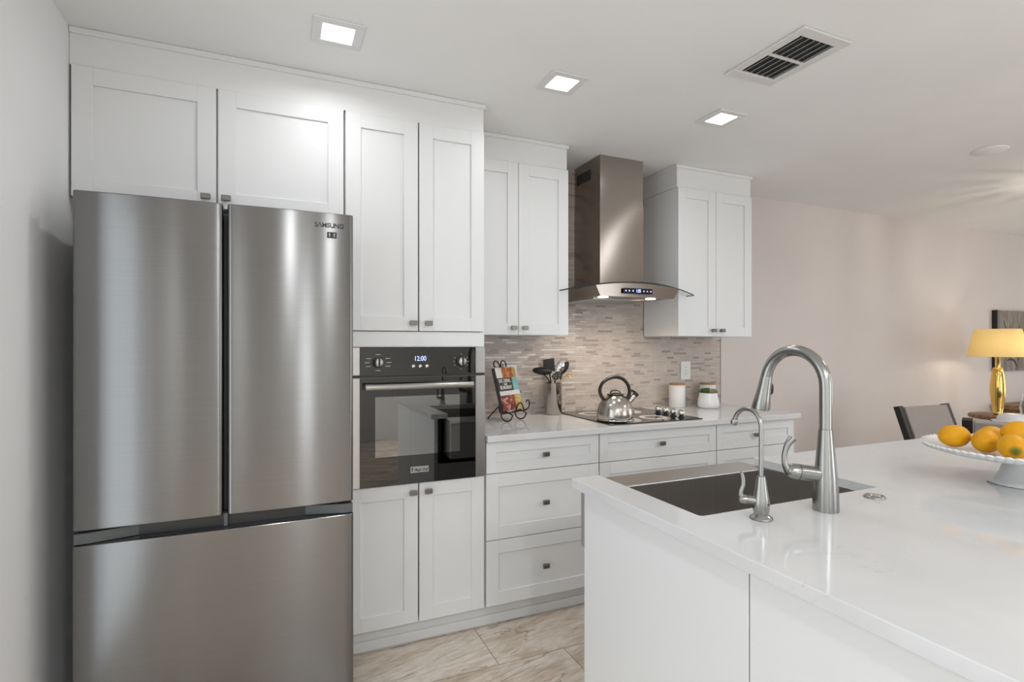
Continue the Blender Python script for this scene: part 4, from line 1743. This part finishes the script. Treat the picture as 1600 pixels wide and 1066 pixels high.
# each orange: a slightly long fruit with a stem scar at its +X end
def make_orange():
    b2 = bmesh.new()
    bmesh.ops.create_uvsphere(b2, u_segments=36, v_segments=22, radius=1, matrix=Matrix.Rotation(radians(90), 4, 'Y'))
    for v in b2.verts:
        x, y, z = v.co
        k = 1.0 + 0.02 * sin(3 * y + 2 * z)
        e = max(0, abs(x) - 0.9) * 0.2
        v.co = Vector((0.0465 * (x + (e if x > 0 else -e)), 0.0345 * y * k, 0.0345 * z * k))
    o = obj('orange', b2, 'orange', smooth=True)
    return o


PZ = 0.9073 + 0.0995 + 0.0345
oranges = [
    # (x, y, z, yaw, pitch, label)
    (1.952, 0.990, PZ, -20, 0, 'leftmost orange on the cake stand'),
    (1.950, 0.907, PZ - 0.002, 20, 0, 'second orange from the left on the cake stand'),
    (1.897, 0.820, PZ, 212, 8, 'orange with a green stem end at the front of the cake stand'),
    (2.050, 0.940, PZ - 0.003, 0, 0, 'orange at the back of the pile, behind the second one from the left'),
    (2.012, 0.853, PZ + 0.026, -35, 0, 'topmost orange of the pile on the cake stand'),
    (2.000, 0.745, PZ - 0.002, 20, 0, 'orange right of the green-tipped one at the photo edge'),
]
src = make_orange()
for i, (x, y, z, yaw, pit, lab) in enumerate(oranges):
    o = src if i == 0 else src.copy()
    if i == 2:
        o.data = src.data.copy()
        o.data.materials[0] = M['orange_green']
    if i:
        COL.objects.link(o)
    o.location = (x, y, z)
    o.rotation_euler = (0, radians(pit), radians(yaw))
    tag(o, lab, 'orange', 'oranges on the cake stand')

# ------------------------------------------------------------------ dining room


def dining_chair(x, y, yaw, label, zs=1.0):
    t = thing('dining_chair', label, 'chair', (x, y, 0), radians(yaw), 'dining chairs')
    b = bm_new()
    box(b, -0.22, 0.22, -0.225, 0.225, 0.43, 0.49, 0.018, 3)
    obj('seat', b, 'chairfab', t, local=True)
    b = bm_new()
    box(b, -0.215, 0.215, -0.22, 0.22, 0.385, 0.4295, 0.003)
    obj('seat_frame', b, 'darkwood', t, local=True)
    for sy in (-1, 1):
        b = bm_new()
        box(b, 0.17, 0.215, sy * 0.197 - 0.0225, sy * 0.197 + 0.0225, 0.0, 0.3845, 0.003)
        obj('leg', b, 'darkwood', t, local=True)
        b = bm_new()
        prism(b, [(-0.262, 0.0), (-0.222, 0.0), (-0.182, 0.36), (-0.232, 0.52), (-0.372, 0.93), (-0.412, 0.92), (-0.262, 0.47), (-0.228, 0.36)], 'y', sy * 0.243 - 0.021, sy * 0.243 + 0.021, 0.003)
        obj('back_post', b, 'darkwood', t, local=True)
    b = bm_new()
    prism(b, rounded([(-0.218, 0.515), (-0.262, 0.505), (-0.404, 0.915), (-0.362, 0.925)], [0.012] * 4), 'y', -0.219, 0.219, 0.006, 2)
    obj('backrest', b, 'chairfab', t, local=True)
    t.scale = (1, 1, zs)


dining_chair(4.075, 1.88, -92.6, 'taupe upholstered dining chair with dark wood posts, its back to the back wall', 0.983)
dining_chair(3.642, 1.493, 23.6, 'taupe dining chair showing only the top of its back behind the oranges', 1.03)

TX, TY = 4.95, 1.62
t = thing('dining_table', 'round dark wood dining table at the right photo edge beyond the oranges', 'table', (TX, TY, 0))
b = bm_new()
lathe(b, [(0, 0.725), (0.60, 0.725), (0.615, 0.732), (0.615, 0.754), (0.605, 0.760), (0, 0.760)], (TX, TY, 0), 64)
obj('tabletop', b, 'darkwood', t)
b = bm_new()
lathe(b, [(0, 0), (0.30, 0), (0.30, 0.03), (0.10, 0.07), (0.06, 0.14), (0.06, 0.60), (0.12, 0.70), (0.20, 0.7245), (0, 0.7245)], (TX, TY, 0), 40)
obj('pedestal', b, 'darkwood', t)

DX, DY = 4.52, 1.935
b = bm_new()
lathe(b, [(0, 0), (0.05, 0), (0.055, 0.003), (0.085, 0.030), (0.125, 0.052), (0.127, 0.056), (0.10, 0.058), (0.098, 0.076), (0.088, 0.094), (0.062, 0.103), (0, 0.106)], (DX, DY, 0.7605), 44)
o = tag(obj('serving_dish', b, 'ceramic'), 'rounded white covered dish on the dining table behind the oranges', 'dish')
recenter(o, (DX, DY, 0.7605))

GX, GY = 4.905, 1.985
t = thing('glass_vase', 'clear glass hurricane vase at the right photo edge on the dining table', 'vase', (GX, GY, 0.7605))
b = bm_new()
lathe(b, [(0, 0), (0.055, 0), (0.068, 0.01), (0.086, 0.07), (0.090, 0.12), (0.080, 0.18), (0.082, 0.210), (0.079, 0.210), (0.077, 0.18), (0.087, 0.12), (0.083, 0.07), (0.065, 0.013), (0, 0.010)], (GX, GY, 0.7605), 40)
obj('glass_body', b, 'vaseglass', t)
b = bm_new()
lathe(b, [(0, 0.0105), (0.034, 0.0105), (0.035, 0.013), (0.035, 0.118), (0.033, 0.121), (0, 0.119)], (GX, GY, 0.7605), 32)
o = tag(obj('candle', b, 'ceramic_matte'), 'white pillar candle inside the glass hurricane vase', 'candle')
recenter(o, (GX, GY, 0.771))

# slatted pendant over the dining table (its slats throw the soft rays on the ceiling)
NX, NY, NZ = 4.86, 1.70, 2.29
t = thing('pendant_light', 'slatted round pendant lamp hanging over the dining table', 'ceiling light', (NX, NY, NZ))
b = bm_new()
lathe(b, [(0, CEIL - 0.025), (0.055, CEIL - 0.025), (0.06, CEIL - 0.018), (0.06, CEIL - 0.0005), (0, CEIL - 0.0005)], (NX, NY, 0), 28)
tube(b, [(NX, NY, CEIL - 0.024), (NX, NY, NZ + 0.02)], 0.006, 10)
obj('stem', b, 'brass', t)
b = bm_new()
lathe(b, [(0.185, NZ - 0.005), (0.195, NZ - 0.005), (0.195, NZ + 0.005), (0.185, NZ + 0.005)], (NX, NY, 0), 40, close=True)
lathe(b, [(0.185, NZ - 0.13), (0.195, NZ - 0.13), (0.195, NZ - 0.12), (0.185, NZ - 0.12)], (NX, NY, 0), 40, close=True)
for k in range(3):
    a = 2 * pi * k / 3
    tube(b, [(NX, NY, NZ + 0.022), (NX + 0.19 * cos(a), NY + 0.19 * sin(a), NZ)], 0.004, 8)
obj('ring_frame', b, 'brass', t)
for k in range(14):
    a = 2 * pi * (k + 0.3) / 14
    w = 0.050 if k % 2 else 0.026
    b = bm_new()
    b2 = bmesh.new()
    bmesh.ops.create_cube(b2, size=1)
    for v in b2.verts:
        v.co = Vector((0.19 + v.co.x * 0.004, v.co.y * w, NZ - 0.06 + v.co.z * 0.20))
    bmesh.ops.rotate(b2, cent=(0, 0, 0), matrix=Matrix.Rotation(a, 3, 'Z'), verts=list(b2.verts))
    bmesh.ops.translate(b2, vec=(NX, NY, 0), verts=list(b2.verts))
    merge(b, b2)
    obj('slat', b, 'brass', t)
l = bpy.data.lights.new('pendant_bulb', 'POINT')
l.energy = 4
l.color = (1.0, 0.93, 0.85)
l.shadow_soft_size = 0.02
lo = bpy.data.objects.new('pendant_bulb', l)
COL.objects.link(lo)
lo.location = (NX, NY, NZ - 0.03)

# round accent table, console and what stands on and above them
t = thing('accent_table', 'small round wooden table under the brass lamp', 'table', (5.73, 2.58, 0))
b = bm_new()
lathe(b, [(0, 0.685), (0.185, 0.685), (0.20, 0.692), (0.20, 0.714), (0.194, 0.720), (0, 0.720)], (5.73, 2.58, 0), 48)
obj('tabletop', b, 'consolewood', t)
b = bm_new()
lathe(b, [(0, 0), (0.15, 0), (0.15, 0.025), (0.05, 0.05), (0.03, 0.12), (0.03, 0.60), (0.06, 0.6845), (0, 0.6845)], (5.73, 2.58, 0), 32)
obj('pedestal', b, 'consolewood', t)

t = thing('console_table', 'rustic brown wooden console against the wall under the wall art', 'console table', (7.2, 2.73, 0))
b = bm_new()
box(b, 6.45, 8.0, 2.50, 2.945, 0.70, 0.745, 0.004)
obj('top', b, 'consolewood', t)
b = bm_new()
box(b, 6.49, 7.96, 2.53, 2.92, 0.45, 0.6995, 0.003)
obj('apron', b, 'consolewood', t)
for x in (6.50, 7.89):
    for y in (2.54, 2.85):
        b = bm_new()
        box(b, x, x + 0.06, y, y + 0.06, 0, 0.4495, 0.003)
        obj('leg', b, 'consolewood', t)

LX, LY, LZ = 5.73, 2.58, 0.7205
t = thing('table_lamp', 'brass table lamp with a cream shade, lit, on the round accent table', 'lamp', (LX, LY, LZ))
b = bm_new()
lathe(b, [(0, 0), (0.030, 0), (0.034, 0.004), (0.034, 0.014), (0.032, 0.02), (0.046, 0.10), (0.054, 0.19), (0.054, 0.25), (0.046, 0.34), (0.034, 0.400), (0.030, 0.408), (0, 0.408)], (LX, LY, LZ), 40)
obj('base', b, 'brass', t)
b = bm_new()
lathe(b, [(0, 0.4085), (0.018, 0.4085), (0.018, 0.49), (0.026, 0.50), (0.026, 0.515), (0.006, 0.52), (0.006, 0.60), (0, 0.60)], (LX, LY, LZ), 24)
obj('stem', b, 'brass', t)
b = bm_new()
lathe(b, [(0.213, 0.502), (0.155, 0.740), (0.153, 0.740), (0.211, 0.502)], (LX, LY, LZ), 56, close=True)
obj('lamp_shade', b, 'shade', t)
b = bm_new()
for k in range(3):
    a = 2 * pi * k / 3
    tube(b, [(LX + 0.009 * cos(a), LY + 0.009 * sin(a), LZ + 0.596), (LX + 0.155 * cos(a), LY + 0.155 * sin(a), LZ + 0.735)], 0.002, 6)
obj('shade_support', b, 'brass', t)
l = bpy.data.lights.new('lamp_bulb', 'POINT')
l.energy = 3.0
l.color = (1.0, 0.90, 0.74)
l.shadow_soft_size = 0.035
lo = bpy.data.objects.new('lamp_bulb', l)
COL.objects.link(lo)
lo.location = (LX + 0.04, LY - 0.04, LZ + 0.57)

t = thing('wall_art', 'weathered grey wood wall panel with dark arcs, behind the lamp', 'wall art', (6.95, 2.96, 1.07))
b = bm_new()
box(b, 6.50, 7.45, 2.935, 2.9735, 1.065, 1.665, 0.002)
pn = obj('panel', b, 'artwood', t)
b = bm_new()
box(b, 6.497, 6.513, 2.930, 2.9735, 1.062, 1.668, 0.001)
obj('side_edge', b, 'darkwood', t)
b = bm_new()
for (cx, cz, r, a0, a1, wd) in ((6.78, 1.60, 0.16, 190, 330, 0.010), (7.30, 1.50, 0.26, 130, 215, 0.024), (6.75, 1.05, 0.13, 20, 120, 0.012), (7.0, 1.12, 0.12, 60, 160, 0.012)):
    pts = []
    for k in range(15):
        a = radians(a0 + (a1 - a0) * k / 14)
        pts.append((cx + r * cos(a), 2.933, min(1.66, max(1.07, cz + r * sin(a)))))
    tube(b, pts, [wd * (0.25 + 0.75 * sin(pi * (k + 0.5) / 15)) for k in range(15)], 8, flat=(1, 0.15))
obj('arc_motif', b, 'darkwood', t)
